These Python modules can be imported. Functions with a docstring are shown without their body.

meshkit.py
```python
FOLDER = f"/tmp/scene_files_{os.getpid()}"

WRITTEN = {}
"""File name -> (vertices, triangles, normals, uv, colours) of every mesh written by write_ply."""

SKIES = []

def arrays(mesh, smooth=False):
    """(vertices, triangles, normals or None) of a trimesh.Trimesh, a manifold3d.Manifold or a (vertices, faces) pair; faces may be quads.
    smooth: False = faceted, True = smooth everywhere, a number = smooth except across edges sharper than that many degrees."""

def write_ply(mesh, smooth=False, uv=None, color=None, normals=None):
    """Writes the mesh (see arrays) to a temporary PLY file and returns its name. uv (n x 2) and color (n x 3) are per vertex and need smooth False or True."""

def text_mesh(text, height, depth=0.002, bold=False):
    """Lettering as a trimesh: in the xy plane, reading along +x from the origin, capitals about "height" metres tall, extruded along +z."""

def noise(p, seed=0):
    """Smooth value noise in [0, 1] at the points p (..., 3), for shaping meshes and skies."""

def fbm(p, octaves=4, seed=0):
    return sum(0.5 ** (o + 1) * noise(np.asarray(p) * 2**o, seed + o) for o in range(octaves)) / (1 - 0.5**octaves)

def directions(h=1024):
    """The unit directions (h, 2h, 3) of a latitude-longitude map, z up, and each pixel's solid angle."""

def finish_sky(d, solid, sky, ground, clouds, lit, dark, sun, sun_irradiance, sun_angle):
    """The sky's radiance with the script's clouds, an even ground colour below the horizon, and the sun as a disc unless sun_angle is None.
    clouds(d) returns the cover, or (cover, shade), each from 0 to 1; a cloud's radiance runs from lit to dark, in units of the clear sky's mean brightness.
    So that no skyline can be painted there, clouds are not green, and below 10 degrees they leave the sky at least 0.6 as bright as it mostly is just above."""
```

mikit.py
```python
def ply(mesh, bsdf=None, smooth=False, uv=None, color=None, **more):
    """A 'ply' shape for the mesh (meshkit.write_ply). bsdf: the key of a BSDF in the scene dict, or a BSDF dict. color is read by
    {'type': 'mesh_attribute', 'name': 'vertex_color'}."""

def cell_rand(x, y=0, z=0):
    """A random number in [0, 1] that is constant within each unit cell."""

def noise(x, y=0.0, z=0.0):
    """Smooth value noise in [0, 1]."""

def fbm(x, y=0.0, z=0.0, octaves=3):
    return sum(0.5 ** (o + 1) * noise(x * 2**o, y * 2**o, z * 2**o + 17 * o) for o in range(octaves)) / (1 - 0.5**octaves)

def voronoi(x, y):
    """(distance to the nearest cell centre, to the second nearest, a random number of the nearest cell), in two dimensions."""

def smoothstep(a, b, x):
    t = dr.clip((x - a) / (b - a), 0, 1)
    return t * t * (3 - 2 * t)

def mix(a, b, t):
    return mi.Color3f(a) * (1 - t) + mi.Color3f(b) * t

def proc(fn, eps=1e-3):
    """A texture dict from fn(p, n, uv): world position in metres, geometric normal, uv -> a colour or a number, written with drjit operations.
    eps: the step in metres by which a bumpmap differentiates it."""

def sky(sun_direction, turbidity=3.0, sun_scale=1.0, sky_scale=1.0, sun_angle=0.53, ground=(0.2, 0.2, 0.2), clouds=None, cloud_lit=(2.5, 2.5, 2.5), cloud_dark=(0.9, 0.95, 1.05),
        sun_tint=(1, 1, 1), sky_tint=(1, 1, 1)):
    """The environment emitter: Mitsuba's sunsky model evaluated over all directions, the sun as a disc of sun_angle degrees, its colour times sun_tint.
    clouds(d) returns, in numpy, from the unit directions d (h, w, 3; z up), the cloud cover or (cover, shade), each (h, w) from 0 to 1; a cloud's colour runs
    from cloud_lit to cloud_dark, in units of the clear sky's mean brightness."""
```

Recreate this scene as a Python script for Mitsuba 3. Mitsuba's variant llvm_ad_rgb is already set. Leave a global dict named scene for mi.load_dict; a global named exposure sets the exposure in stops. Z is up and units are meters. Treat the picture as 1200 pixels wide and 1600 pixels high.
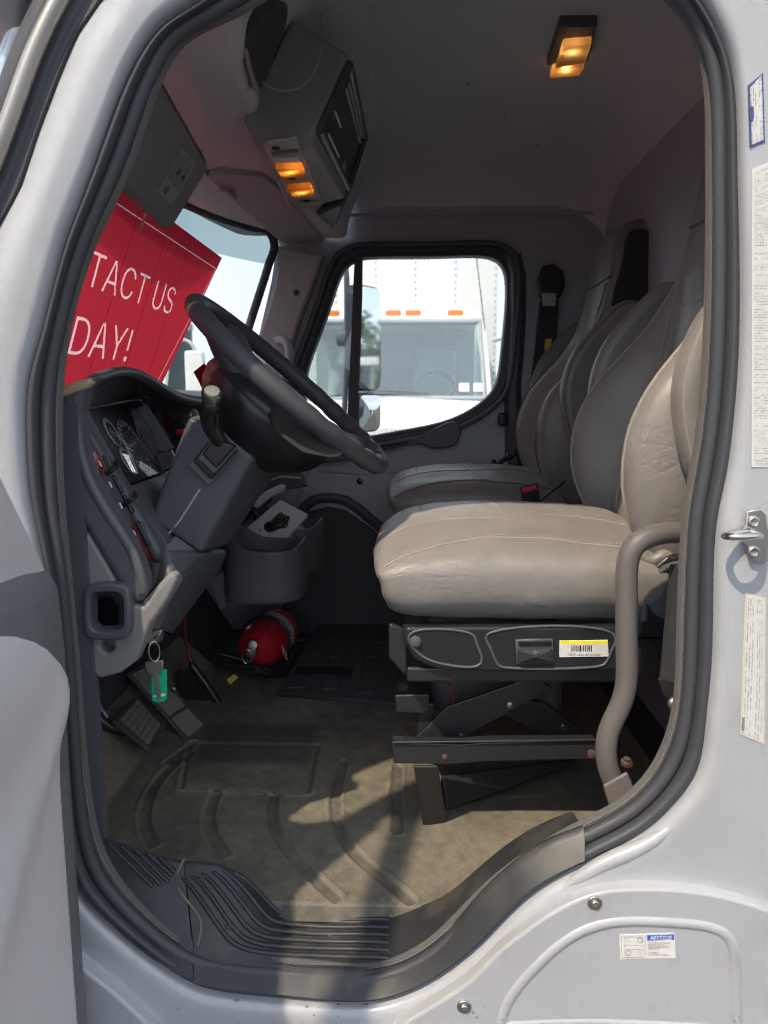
import math, random
import numpy as np, trimesh, mitsuba as mi, drjit as dr
import manifold3d as m3
import shapely, shapely.affinity
from shapely.geometry import Polygon
from scipy.interpolate import CubicSpline, LinearNDInterpolator
import mikit, meshkit
from mikit import noise, fbm, voronoi, cell_rand, smoothstep, mix, proc, ply

rng = np.random.default_rng(7)
random.seed(7)
T = mi.ScalarTransform4f
scene, labels = {}, {}

# ------------------------------------------------------------------ camera, sky, exposure
CAM = np.array([0.0, -1.1, 0.87])
FPX = 1155.0                                   # focal length in pixels of the 1200 x 1600 photograph
PITCH = math.atan(180 / FPX)
YAW = math.atan(40 / FPX * math.cos(PITCH))
FWD = np.array([-math.sin(YAW) * math.cos(PITCH), math.cos(YAW) * math.cos(PITCH), -math.sin(PITCH)])
RGT = np.array([math.cos(YAW), math.sin(YAW), 0.0])
UPV = np.cross(RGT, FWD)
scene['camera'] = {'type': 'thinlens', 'fov': math.degrees(2 * math.atan(600 / FPX)), 'fov_axis': 'x',
                   'aperture_radius': 0.0021, 'focus_distance': 1.42, 'near_clip': 0.02, 'far_clip': 2000.0,
                   'to_world': T().look_at(origin=CAM.tolist(), target=(CAM + FWD).tolist(), up=[0, 0, 1])}
SUN = np.array([-0.46, -0.66, 1.0])
FZ = -0.06                                     # height of the cab floor


def thin_cloud(d):
    n = meshkit.fbm(d * np.array([3.0, 3.0, 7.0]) + 5.0, 4, 3)
    return 0.7 + 0.3 * np.clip((n - 0.35) / 0.3, 0, 1)


scene['sky'] = mikit.sky(SUN.tolist(), turbidity=3, clouds=thin_cloud, cloud_lit=(2.3, 2.48, 2.75), cloud_dark=(1.95, 2.02, 2.15), sun_scale=0.5, sun_angle=1.0)
exposure = 2.55


# ------------------------------------------------------------------ measuring: a photo pixel on a real plane
def ray(px, py):
    return FWD * FPX + RGT * (px - 600) + UPV * (800 - py)


def P(px, py, Y):
    d = ray(px, py)
    return CAM + d * ((Y - CAM[1]) / d[1])


def PZ(px, py, Z):
    d = ray(px, py)
    return CAM + d * ((Z - CAM[2]) / d[2])


def pl(pts):
    return np.array([P(*p) for p in pts])


def plane_hit(px, py, o, n):
    d = ray(px, py)
    return CAM + d * (np.dot(np.asarray(o) - CAM, n) / np.dot(d, n))


# ------------------------------------------------------------------ mesh helpers
def spline(p, n, closed=False):
    p = np.asarray(p, float)
    if closed:
        p = np.vstack([p, p[:1]])
    if len(p) == 2:
        return np.linspace(p[0], p[1], n)
    t = np.r_[0, np.cumsum(np.sqrt(np.linalg.norm(np.diff(p, axis=0), axis=1)))]
    cs = CubicSpline(t, p, bc_type='periodic' if closed else 'natural')
    # even steps of arc length
    tt = np.linspace(0, t[-1], 600)
    q = cs(tt)
    s = np.r_[0, np.cumsum(np.linalg.norm(np.diff(q, axis=0), axis=1))]
    return cs(np.interp(np.linspace(0, s[-1], n + (1 if closed else 0))[:n], s, tt))


def resample(p, n):
    p = np.asarray(p, float)
    s = np.r_[0, np.cumsum(np.linalg.norm(np.diff(p, axis=0), axis=1))]
    u = np.linspace(0, s[-1], n)
    return np.stack([np.interp(u, s, p[:, k]) for k in range(p.shape[1])], 1)


def cat(*ms):
    ms = [m for m in ms if m is not None]
    return trimesh.util.concatenate(ms) if len(ms) > 1 else ms[0]


def grid_faces(r, c, wrap_r=False, wrap_c=False):
    i, j = np.meshgrid(np.arange(r if wrap_r else r - 1), np.arange(c if wrap_c else c - 1), indexing='ij')
    a, b = i * c + j, i * c + (j + 1) % c
    d, e = ((i + 1) % r) * c + j, ((i + 1) % r) * c + (j + 1) % c
    return np.vstack([np.stack([a, b, e], -1).reshape(-1, 3), np.stack([a, e, d], -1).reshape(-1, 3)])


def tri(v, f):
    return trimesh.Trimesh(np.asarray(v, float), np.asarray(f), process=False)


def strip(rings, closed_c=False, closed_r=False):
    """A sheet through rows of points (rows x columns x 3)."""
    R = np.asarray(rings, float)
    return tri(R.reshape(-1, 3), grid_faces(R.shape[0], R.shape[1], closed_r, closed_c))


def loft(rings, caps=True):
    """A closed tube through rings of equal length."""
    R = np.asarray(rings, float)
    r, c = R.shape[:2]
    v, f = R.reshape(-1, 3), grid_faces(r, c, False, True)
    if caps:
        v = np.vstack([v, R[0].mean(0), R[-1].mean(0)])
        j = np.arange(c)
        k = (j + 1) % c
        f = np.vstack([f, np.stack([k, j, j * 0 + r * c], 1), np.stack([(r - 1) * c + j, (r - 1) * c + k, j * 0 + r * c + 1], 1)])
    m = tri(v, f)
    if m.volume < 0:
        m.invert()
    return m


def tube(path, r, n=10, closed=False, steps=None, flat=1.0, up=None):
    """A round (or flattened) bar along a path; r a number or one per path point."""
    p = np.asarray(path, float)
    if steps:
        rr = np.broadcast_to(np.asarray(r, float), (len(p),))
        q = spline(p, steps, closed)
        r = np.interp(np.linspace(0, 1, steps), np.linspace(0, 1, len(p)), rr)
        p = q
    r = np.broadcast_to(np.asarray(r, float), (len(p),))
    if closed:
        t = np.roll(p, -1, 0) - np.roll(p, 1, 0)
    else:
        t = np.gradient(p, axis=0)
    t /= np.linalg.norm(t, axis=1, keepdims=True) + 1e-12
    rings = []
    a = np.array([0, 1.0, 0]) if up is None else np.asarray(up, float)
    if up is None and abs(t[0] @ a) > 0.9:
        a = np.array([0, 0, 1.0])
    ang = np.arange(n) * 2 * np.pi / n
    for k in range(len(p)):
        a = a - t[k] * (a @ t[k])
        a /= np.linalg.norm(a) + 1e-12
        b = np.cross(t[k], a)
        rings.append(p[k] + r[k] * (np.cos(ang)[:, None] * a * flat + np.sin(ang)[:, None] * b))
        if up is not None:
            a = np.asarray(up, float)
    if closed:
        R = np.array(rings)
        m = tri(R.reshape(-1, 3), grid_faces(len(p), n, True, True))
        if m.volume < 0:
            m.invert()
        return m
    # rounded ends
    for k, sgn in ((0, -1), (-1, 1)):
        extra = [p[k] + (rings[k] - p[k]) * math.cos(w) + t[k] * sgn * r[k] * 0.6 * math.sin(w) for w in (0.7, 1.2)]
        rings = extra[::-1] + rings if k == 0 else rings + extra
    return loft(rings)


def rbox(c, size, r, R=None):
    s = np.maximum(np.asarray(size, float) / 2 - r, 1e-4)
    sp = m3.Manifold.sphere(r, 16)
    m = m3.Manifold.batch_hull([sp.translate((s * np.array(q)).tolist()) for q in np.ndindex(2, 2, 2) for q in [2 * np.array(q) - 1]])
    g = m.to_mesh()
    v = np.array(g.vert_properties[:, :3], float)
    if R is not None:
        v = v @ np.asarray(R).T
    return tri(v + np.asarray(c), np.array(g.tri_verts))


def hull(points, r=0.004):
    sp = m3.Manifold.sphere(r, 14)
    g = m3.Manifold.batch_hull([sp.translate(np.asarray(p, float).tolist()) for p in points]).to_mesh()
    return tri(np.array(g.vert_properties[:, :3], float), np.array(g.tri_verts))


def frame(n, up=(0, 0, 1)):
    n = np.asarray(n, float) / np.linalg.norm(n)
    u = np.cross(up, n)
    u /= np.linalg.norm(u)
    return u, np.cross(n, u), n


def revolve(profile, o, axis, n=32, ref=(0.3, 0.1, 1)):
    """profile: (radius, distance along axis) pairs."""
    u, v, w = frame(axis, ref)
    a = np.arange(n) * 2 * np.pi / n
    rings = [np.asarray(o) + w * h + max(r, 1e-5) * (np.cos(a)[:, None] * u + np.sin(a)[:, None] * v) for r, h in profile]
    return loft(rings)


def inset(p, d):
    """Moves a closed outline's points inwards by d."""
    p = np.asarray(p, float)
    e = np.roll(p, -1, 0) - p
    e /= np.linalg.norm(e, axis=1, keepdims=True) + 1e-12
    nn = np.stack([-e[:, 1], e[:, 0]], 1)
    n1 = nn + np.roll(nn, 1, 0)
    n1 /= np.maximum(np.linalg.norm(n1, axis=1, keepdims=True), 1e-6)
    c = np.maximum((n1 * nn).sum(1, keepdims=True), 0.5)
    return p + n1 * d / c


def slab(outline, o, U, V, N, t, b=0.003, holes=(), steps=3, back=True):
    """A plate: outline (and holes) in the plane (o, U, V), thickness t along -N from the front face, front edges rounded by b."""
    rings = []
    for k, q in enumerate([outline, *holes]):
        q = np.asarray(q, float)
        area = 0.5 * np.sum(q[:, 0] * np.roll(q[:, 1], -1) - q[:, 1] * np.roll(q[:, 0], -1))
        if (area < 0) != (k > 0):
            q = q[::-1]
        rings.append(q)
    lay = [(b * (1 - math.sin(w)), b * (1 - math.cos(w))) for w in np.linspace(0, math.pi / 2, steps + 1)]
    lay = [(b * (1 - math.sin(w)), b * (1 - math.cos(w))) for w in np.linspace(0, math.pi / 2, steps + 1)]
    # (inset, depth): front face inset b at depth 0 -> outline at depth b -> back at t
    levels = [(d, h) for d, h in lay] + [(0.0, t)]
    o, U, V, N = (np.asarray(a, float) for a in (o, U, V, N))
    vs, fs, at = [], [], 0

    def put(q, h):
        return o + q[:, :1] * U + q[:, 1:] * V - h * N

    for q in rings:
        L = [put(inset(q, d), h) for d, h in levels]
        vs.append(np.vstack(L))
        fs.append(grid_faces(len(L), len(q), False, True)[:, ::-1] + at)
        at += len(L) * len(q)
    for which, flip in ((0, False), (-1, True)):
        d, h = levels[which]
        if which == -1 and not back:
            continue
        poly = Polygon(inset(rings[0], d), [inset(q, d) for q in rings[1:]])
        if not poly.is_valid:
            poly = poly.buffer(0)
        for g in getattr(poly, 'geoms', [poly]):
            if g.is_empty or g.geom_type != 'Polygon':
                continue
            v2, f2 = trimesh.creation.triangulate_polygon(g, engine='earcut')
            a, bb, c = (v2[f2[:, k]] for k in range(3))
            cw = np.cross(bb - a, c - a) < 0
            f2 = np.where(cw[:, None], f2[:, ::-1], f2)
            vs.append(put(v2, h))
            fs.append((f2[:, ::-1] if flip else f2) + at)
            at += len(v2)
    m = tri(np.vstack(vs), np.vstack(fs))
    if np.cross(U, V) @ N < 0:
        m.invert()
    return m


XH, ZH, YM = np.array([1.0, 0, 0]), np.array([0, 0, 1.0]), np.array([0, -1.0, 0])


def side_slab(pts, Y, t, b=0.003, holes=(), curve=0, hcurve=0):
    """A plate parallel to the side of the cab, its front face at depth Y, outlined by photo pixels measured at that depth."""
    def xz(q, c):
        a = np.array([P(x, y, Y)[[0, 2]] for x, y in q])
        return spline(a, c, True) if c else a
    return slab(xz(pts, curve), [0, Y, 0], XH, ZH, YM, t, b, [xz(h, hcurve) for h in holes])


def quad_slab(a, b, c, d, t=0.004, bev=0.001):
    """A four-sided plate through the points (any order around), thickness behind the face that a-b-c turns counter-clockwise."""
    a, b, c, d = (np.asarray(p, float) for p in (a, b, c, d))
    n = np.cross(b - a, d - a)
    n /= np.linalg.norm(n)
    u = (b - a) / np.linalg.norm(b - a)
    v = np.cross(n, u)
    q = [[(p - a) @ u, (p - a) @ v] for p in (a, b, c, d)]
    return slab(q, a, u, v, n, t, bev, steps=2)


def text(s, h, o, U, V, N, depth=0.0006, bold=False, slant=0.0, center=False):
    m = meshkit.text_mesh(s, h, depth, bold)
    v = np.array(m.vertices)
    if center:
        v[:, 0] -= (v[:, 0].max() + v[:, 0].min()) / 2
    v[:, 0] += slant * v[:, 1]
    o, U, V, N = (np.asarray(a, float) for a in (o, U, V, N))
    r = tri(o + v[:, :1] * U + v[:, 1:2] * V + v[:, 2:] * N, np.array(m.faces))
    if np.cross(U, V) @ N < 0:
        r.invert()
    return r


def numbered(key):
    if key not in scene and key not in labels:
        return key
    k = 1
    while f'{key}_{k:03d}' in scene or f'{key}_{k:03d}' in labels:
        k += 1
    return f'{key}_{k:03d}'


def thing(name, label, cat_, group=None):
    key = numbered(name)
    labels[key] = {'label': label, 'category': cat_, 'kind': 'thing'}
    if group:
        labels[key]['group'] = group
    return key


def obj(name, mesh, mat, parent=None, smooth=35, label=None, kind=None, **more):
    key = numbered(f'{parent}__{name}' if parent else name)
    scene[key] = ply(mesh, mat, smooth, **more)
    if label or kind:
        labels[key] = {k: v for k, v in (('label', label), ('kind', kind)) if v}
    return key


# ------------------------------------------------------------------ materials
def mat(key, color, rough=0.5, metal=0.0, bump=None, scale=0.001, **more):
    c = color if isinstance(color, dict) else {'type': 'rgb', 'value': list(color)}
    r = rough if isinstance(rough, dict) else float(rough)
    d = {'type': 'principled', 'base_color': c, 'roughness': r, 'metallic': float(metal), **more}
    if bump is not None:
        d = {'type': 'bumpmap', 'arbitrary': bump, 'scale': float(scale), 'bsdf': d}
    scene[key] = {'type': 'twosided', 'bsdf': d}


def grain(p, n, uv):
    return noise(p.x * 900, p.y * 900, p.z * 900) * 0.6 + noise(p.x * 350, p.y * 350, p.z * 350) * 0.4


def wrinkle(p, n, uv):
    w = dr.abs(noise(p.x * 130 + p.z * 30, p.y * 95, p.z * 75 - p.x * 40) - 0.5)
    a = smoothstep(0.35, 0.7, noise(p.x * 9, p.y * 9, p.z * 9))
    c = dr.abs(noise(p.x * 22 + p.z * 7, p.y * 14, p.z * 30) - 0.5)
    return dr.minimum(w * 4, 0.6) * (0.35 + 0.65 * a) + dr.minimum(c * 6, 0.5) * a + noise(p.x * 900, p.y * 900, p.z * 900) * 0.15


def leather_color(base, dark):
    def fn(p, n, uv):
        a = fbm(p.x * 7, p.y * 7, p.z * 7, 3)
        b = noise(p.x * 130, p.y * 130, p.z * 130)
        return mix(base, dark, dr.clip(smoothstep(0.35, 0.75, a) * 0.55 + 0.14 * b, 0, 1))
    return fn


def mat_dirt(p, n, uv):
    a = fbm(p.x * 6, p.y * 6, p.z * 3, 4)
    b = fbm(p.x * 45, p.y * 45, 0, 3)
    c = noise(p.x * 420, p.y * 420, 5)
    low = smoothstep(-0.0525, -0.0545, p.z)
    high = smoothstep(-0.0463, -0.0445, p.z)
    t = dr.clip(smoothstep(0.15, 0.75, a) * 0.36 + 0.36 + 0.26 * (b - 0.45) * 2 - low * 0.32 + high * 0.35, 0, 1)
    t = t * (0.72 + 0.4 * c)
    # the driver's heel pad is rubbed dark
    pad = (1 - smoothstep(0.13, 0.185, dr.abs(p.x + 0.40))) * (1 - smoothstep(0.09, 0.14, dr.abs(p.y - 0.757)))
    t = t * (1 - 0.8 * pad * (0.6 + 0.6 * b))
    return mix([0.058, 0.057, 0.053], [0.245, 0.22, 0.168], dr.clip(t, 0, 1))


def trim_dirt(p, n, uv):
    a = fbm(p.x * 16, p.y * 16, p.z * 16, 4)
    c = noise(p.x * 300, p.y * 300, p.z * 300)
    t = smoothstep(0.5, 0.78, a) * (0.5 + 0.6 * c) * dr.clip(n.z, 0.15, 1)
    return mix([0.030, 0.032, 0.036], [0.15, 0.135, 0.105], t * 0.4)


def paint_color(p, n, uv):
    a = fbm(p.x * 5, p.y * 5, p.z * 5, 4)
    b = fbm(p.x * 60, p.y * 60, p.z * 22, 3)
    t = smoothstep(0.5, 0.8, a) * 0.25 + smoothstep(0.62, 0.8, b) * 0.22 * smoothstep(0.3, -0.1, p.z)
    chip = smoothstep(0.80, 0.85, noise(p.x * 150, p.y * 150, p.z * 110)) * smoothstep(-0.06, -0.14, p.z) * smoothstep(0.45, 0.6, b)
    return mix(mix([0.365, 0.38, 0.402], [0.26, 0.25, 0.24], t), [0.10, 0.095, 0.09], chip * 0.8)


def wood(p, n, uv):
    a = noise(p.y * 18, p.z * 9, p.x * 9)
    w = dr.abs(dr.sin((p.z * 140 + p.x * 90 + a * 16) + noise(p.x * 90, p.y * 90, p.z * 30) * 4))
    return mix([0.085, 0.013, 0.010], [0.26, 0.05, 0.034], w)


def headliner_color(p, n, uv):
    return mix([0.65, 0.685, 0.735], [0.575, 0.605, 0.65], 0.6 * fbm(p.x * 5, p.y * 5, p.z * 5, 3) + 0.5 * noise(p.x * 600, p.y * 600, p.z * 600))


def print_color(p, n, uv):
    """Rows of small illegible print on a sticker: uv in centimetres."""
    row = dr.floor(uv.y * 2.8)
    fy = uv.y * 2.8 - row
    word = cell_rand(dr.floor(uv.x * 1.6 + cell_rand(row, 4) * 5), row, 2)
    ln = cell_rand(row, 8)
    ink = (fy > 0.3) & (fy < 0.72) & (word > 0.22) & (ln > 0.2)
    spot = noise(uv.x * 9, uv.y * 9, 3)
    return mix([0.56, 0.56, 0.55], [0.24, 0.24, 0.25], dr.select(ink, smoothstep(0.25, 0.6, spot), 0.0))


G = proc(grain, 6e-4)
mat('paint', proc(paint_color), 0.32, 0.0, clearcoat=0.8, clearcoat_gloss=0.92, specular=0.5)
mat('paint_white', (0.72, 0.73, 0.73), 0.3, clearcoat=0.7)
mat('rubber', (0.055, 0.058, 0.066), 0.5, specular=0.4)
mat('flock', (0.10, 0.095, 0.09), 0.9, bump=G, scale=0.0006)
mat('plastic_dark', (0.075, 0.08, 0.092), 0.45, bump=G, scale=0.00022, specular=0.5)
mat('dash_grey', (0.20, 0.197, 0.20), 0.5, bump=G, scale=0.00025)
mat('console_grey', (0.115, 0.118, 0.124), 0.5, bump=G, scale=0.00025)
mat('pedal_rubber', (0.19, 0.175, 0.155), 0.6, bump=G, scale=0.0003)
mat('plastic_bezel', (0.083, 0.088, 0.10), 0.42, bump=G, scale=0.0002)
mat('plastic_mid', (0.36, 0.385, 0.42), 0.5, bump=G, scale=0.00025)
mat('plastic_grey', (0.36, 0.355, 0.36), 0.5, bump=G, scale=0.00025)
mat('plastic_light', (0.58, 0.60, 0.61), 0.42)
mat('door_trim', (0.47, 0.452, 0.45), 0.5, bump=G, scale=0.00025)
mat('plastic_black', (0.018, 0.019, 0.021), 0.3)
mat('rubber_matte', (0.035, 0.034, 0.034), 0.8, specular=0.2)
mat('marker_amber', (0.72, 0.19, 0.01), 0.3)
mat('headliner', proc(headliner_color), 0.9, bump=G, scale=0.0009)
mat('header_plastic', (0.29, 0.292, 0.305), 0.6, bump=G, scale=0.0004)
mat('leather', proc(leather_color([0.222, 0.207, 0.193], [0.16, 0.149, 0.138])), 0.42, bump=proc(wrinkle, 6e-4), scale=0.0009, specular=0.5, sheen=0.1)
mat('leather_dark', proc(leather_color([0.175, 0.16, 0.15], [0.12, 0.11, 0.105])), 0.4, bump=proc(wrinkle, 6e-4), scale=0.0005, specular=0.5)
mat('thread', (0.33, 0.30, 0.27), 0.7)
mat('seam', (0.27, 0.24, 0.215), 0.6)
mat('mat_rubber', proc(mat_dirt), 0.75, bump=G, scale=0.0005, specular=0.3)
mat('trim_rubber', proc(trim_dirt), 0.45, bump=G, scale=0.00025)
mat('mat_black', (0.055, 0.058, 0.062), 0.6, bump=G, scale=0.0004)
mat('metal_black', (0.022, 0.023, 0.025), 0.32, bump=G, scale=0.0001, clearcoat=0.3)
mat('handle_grey', (0.125, 0.113, 0.107), 0.5, bump=G, scale=0.0003)
mat('steel', (0.62, 0.60, 0.57), 0.25, 1.0)
mat('steel_dull', (0.42, 0.40, 0.37), 0.45, 1.0)
mat('rust', (0.085, 0.052, 0.04), 0.8)
mat('dust', (0.17, 0.145, 0.105), 0.9)
mat('brass', (0.72, 0.65, 0.48), 0.35)
mat('chrome', (0.9, 0.9, 0.9), 0.02, 1.0)
mat('red_paint', (0.62, 0.015, 0.035), 0.22, clearcoat=0.8)
mat('red_plastic', (0.55, 0.02, 0.03), 0.4)
mat('maroon', (0.16, 0.012, 0.02), 0.4)
mat('wood', proc(wood), 0.18, clearcoat=1.0)
mat('white_print', (0.62, 0.62, 0.61), 0.5)
mat('label_grey', (0.36, 0.34, 0.33), 0.6)
mat('ink', (0.03, 0.03, 0.035), 0.6)
mat('ink_grey', (0.2, 0.2, 0.2), 0.6)
mat('blue_print', (0.02, 0.10, 0.42), 0.5)
mat('navy_print', (0.06, 0.07, 0.20), 0.5)
mat('yellow_print', (0.85, 0.72, 0.03), 0.5)
mat('cream_print', (0.56, 0.53, 0.43), 0.5)
mat('sticker_print', proc(print_color), 0.55)
mat('yellow_tag', (0.55, 0.42, 0.05), 0.6)
mat('webbing', (0.03, 0.031, 0.034), 0.8)
mat('green_tag', (0.01, 0.42, 0.22), 0.3)
mat('amber', (0.85, 0.33, 0.03), 0.3)
scene['amber_lens'] = {'type': 'principledthin', 'base_color': {'type': 'rgb', 'value': [0.95, 0.42, 0.10]}, 'roughness': 0.25, 'diff_trans': 1.3, 'spec_trans': 0.0}
scene['dome_lens'] = {'type': 'principledthin', 'base_color': {'type': 'rgb', 'value': [0.95, 0.58, 0.25]}, 'roughness': 0.25, 'diff_trans': 1.3, 'spec_trans': 0.0}
mat('tan_chip', (0.46, 0.36, 0.22), 0.85, bump=G, scale=0.002)
mat('asphalt', (0.055, 0.055, 0.055), 0.9)
mat('leaf', (0.045, 0.10, 0.03), 0.6)
mat('bark', (0.12, 0.09, 0.06), 0.9)
mat('dial', (0.012, 0.013, 0.016), 0.5)
mat('cabin_dark', (0.20, 0.245, 0.25), 0.8)
scene['sign_red'] = {'type': 'principledthin', 'base_color': {'type': 'rgb', 'value': [0.82, 0.05, 0.085]}, 'roughness': 0.35, 'diff_trans': 0.62, 'spec_trans': 0.0}
scene['sign_white'] = {'type': 'principledthin', 'base_color': {'type': 'rgb', 'value': [0.92, 0.55, 0.60]}, 'roughness': 0.5, 'diff_trans': 1.3, 'spec_trans': 0.0}
scene['glass'] = {'type': 'thindielectric', 'int_ior': 1.5, 'specular_transmittance': {'type': 'rgb', 'value': [0.86, 0.92, 0.91]}}
scene['glass_tint'] = {'type': 'thindielectric', 'int_ior': 1.3, 'specular_transmittance': {'type': 'rgb', 'value': [0.42, 0.5, 0.5]}}
scene['glass_truck'] = {'type': 'thindielectric', 'int_ior': 1.9, 'specular_transmittance': {'type': 'rgb', 'value': [0.52, 0.70, 0.68]}}
scene['lens_clear'] = {'type': 'thindielectric', 'int_ior': 1.45}

#@BODY
# ------------------------------------------------------------------ the ground
def ground():
    g = tri([[-300, -300, -1.02], [300, -300, -1.02], [300, 300, -1.02], [-300, 300, -1.02]], [[0, 1, 2], [0, 2, 3]])
    obj('ground', g, 'asphalt', smooth=False, label='flat asphalt of the truck lot', kind='structure')


ground()

# ------------------------------------------------------------------ the cab
cab = thing('truck_cab', 'white truck cab seen through its open driver side doorway', 'truck cab')
INNER = [(370, 20), (305, 50), (265, 90), (225, 190), (197, 270), (150, 370), (115, 470), (98, 560), (93, 640), (95, 760), (104, 880), (112, 960),
         (120, 1050), (128, 1150), (138, 1240), (160, 1330), (205, 1400), (255, 1450), (310, 1482), (450, 1500), (600, 1505), (690, 1455), (750, 1393), (820, 1337),
         (900, 1290), (960, 1258), (1010, 1213), (1043, 1150), (1058, 1080), (1062, 980), (1065, 900), (1073, 790), (1090, 690), (1102, 560), (1108, 400),
         (1109, 250), (1106, 130), (1090, 60), (1050, 0), (990, -40), (900, -62), (700, -72), (500, -52), (425, -12)]
OUTER = [(300, 10), (250, 45), (200, 125), (165, 215), (130, 310), (100, 392), (65, 525), (46, 600), (44, 700), (54, 800), (75, 900), (85, 1000), (92, 1100),
         (100, 1250), (118, 1370), (150, 1418), (200, 1463), (265, 1512), (305, 1535), (350, 1547), (450, 1557), (550, 1563), (600, 1558), (650, 1540), (700, 1511),
         (750, 1470), (800, 1420), (850, 1380), (910, 1346), (1000, 1299), (1050, 1255), (1087, 1200), (1101, 1120), (1109, 1040), (1112, 930), (1118, 810),
         (1132, 740), (1145, 640), (1152, 540), (1153, 400), (1150, 260), (1143, 120), (1120, 50), (1085, -8), (1030, -60), (900, -98), (650, -108), (430, -82), (350, -28)]
FAR = [(168, -10), (155, 0), (120, 50), (90, 120), (58, 205), (30, 290), (0, 345), (-60, 480), (-170, 640), (-420, 760), (-420, 1100), (-420, 1600), (-420, 2050), (300, 2050), (900, 2050), (1750, 2050),
       (1750, 1200), (1750, 500), (1750, -420), (1000, -420), (500, -420), (250, -300), (190, -90)]
CEN = np.array([600.0, 800.0])
NT = 420
TH = np.linspace(-np.pi, np.pi, NT, endpoint=False)


def radial(pts, smooth=True):
    q = spline(np.array(pts, float), 3000, True) if smooth else resample(np.array(pts + pts[:1], float), 6000)
    d = q - CEN
    a, r = np.arctan2(d[:, 1], d[:, 0]), np.hypot(d[:, 0], d[:, 1])
    k = np.argsort(a)
    a, r = a[k], r[k]
    return np.interp(TH, np.r_[a - 2 * np.pi, a, a + 2 * np.pi], np.r_[r, r, r])


RI, RO, RF = radial(INNER), radial(OUTER), radial(FAR, False)


def loop(r, y):
    y = np.broadcast_to(y, (NT,))
    return np.array([P(CEN[0] + a * math.cos(t), CEN[1] + a * math.sin(t), yy) for a, t, yy in zip(r, TH, y)])


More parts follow.
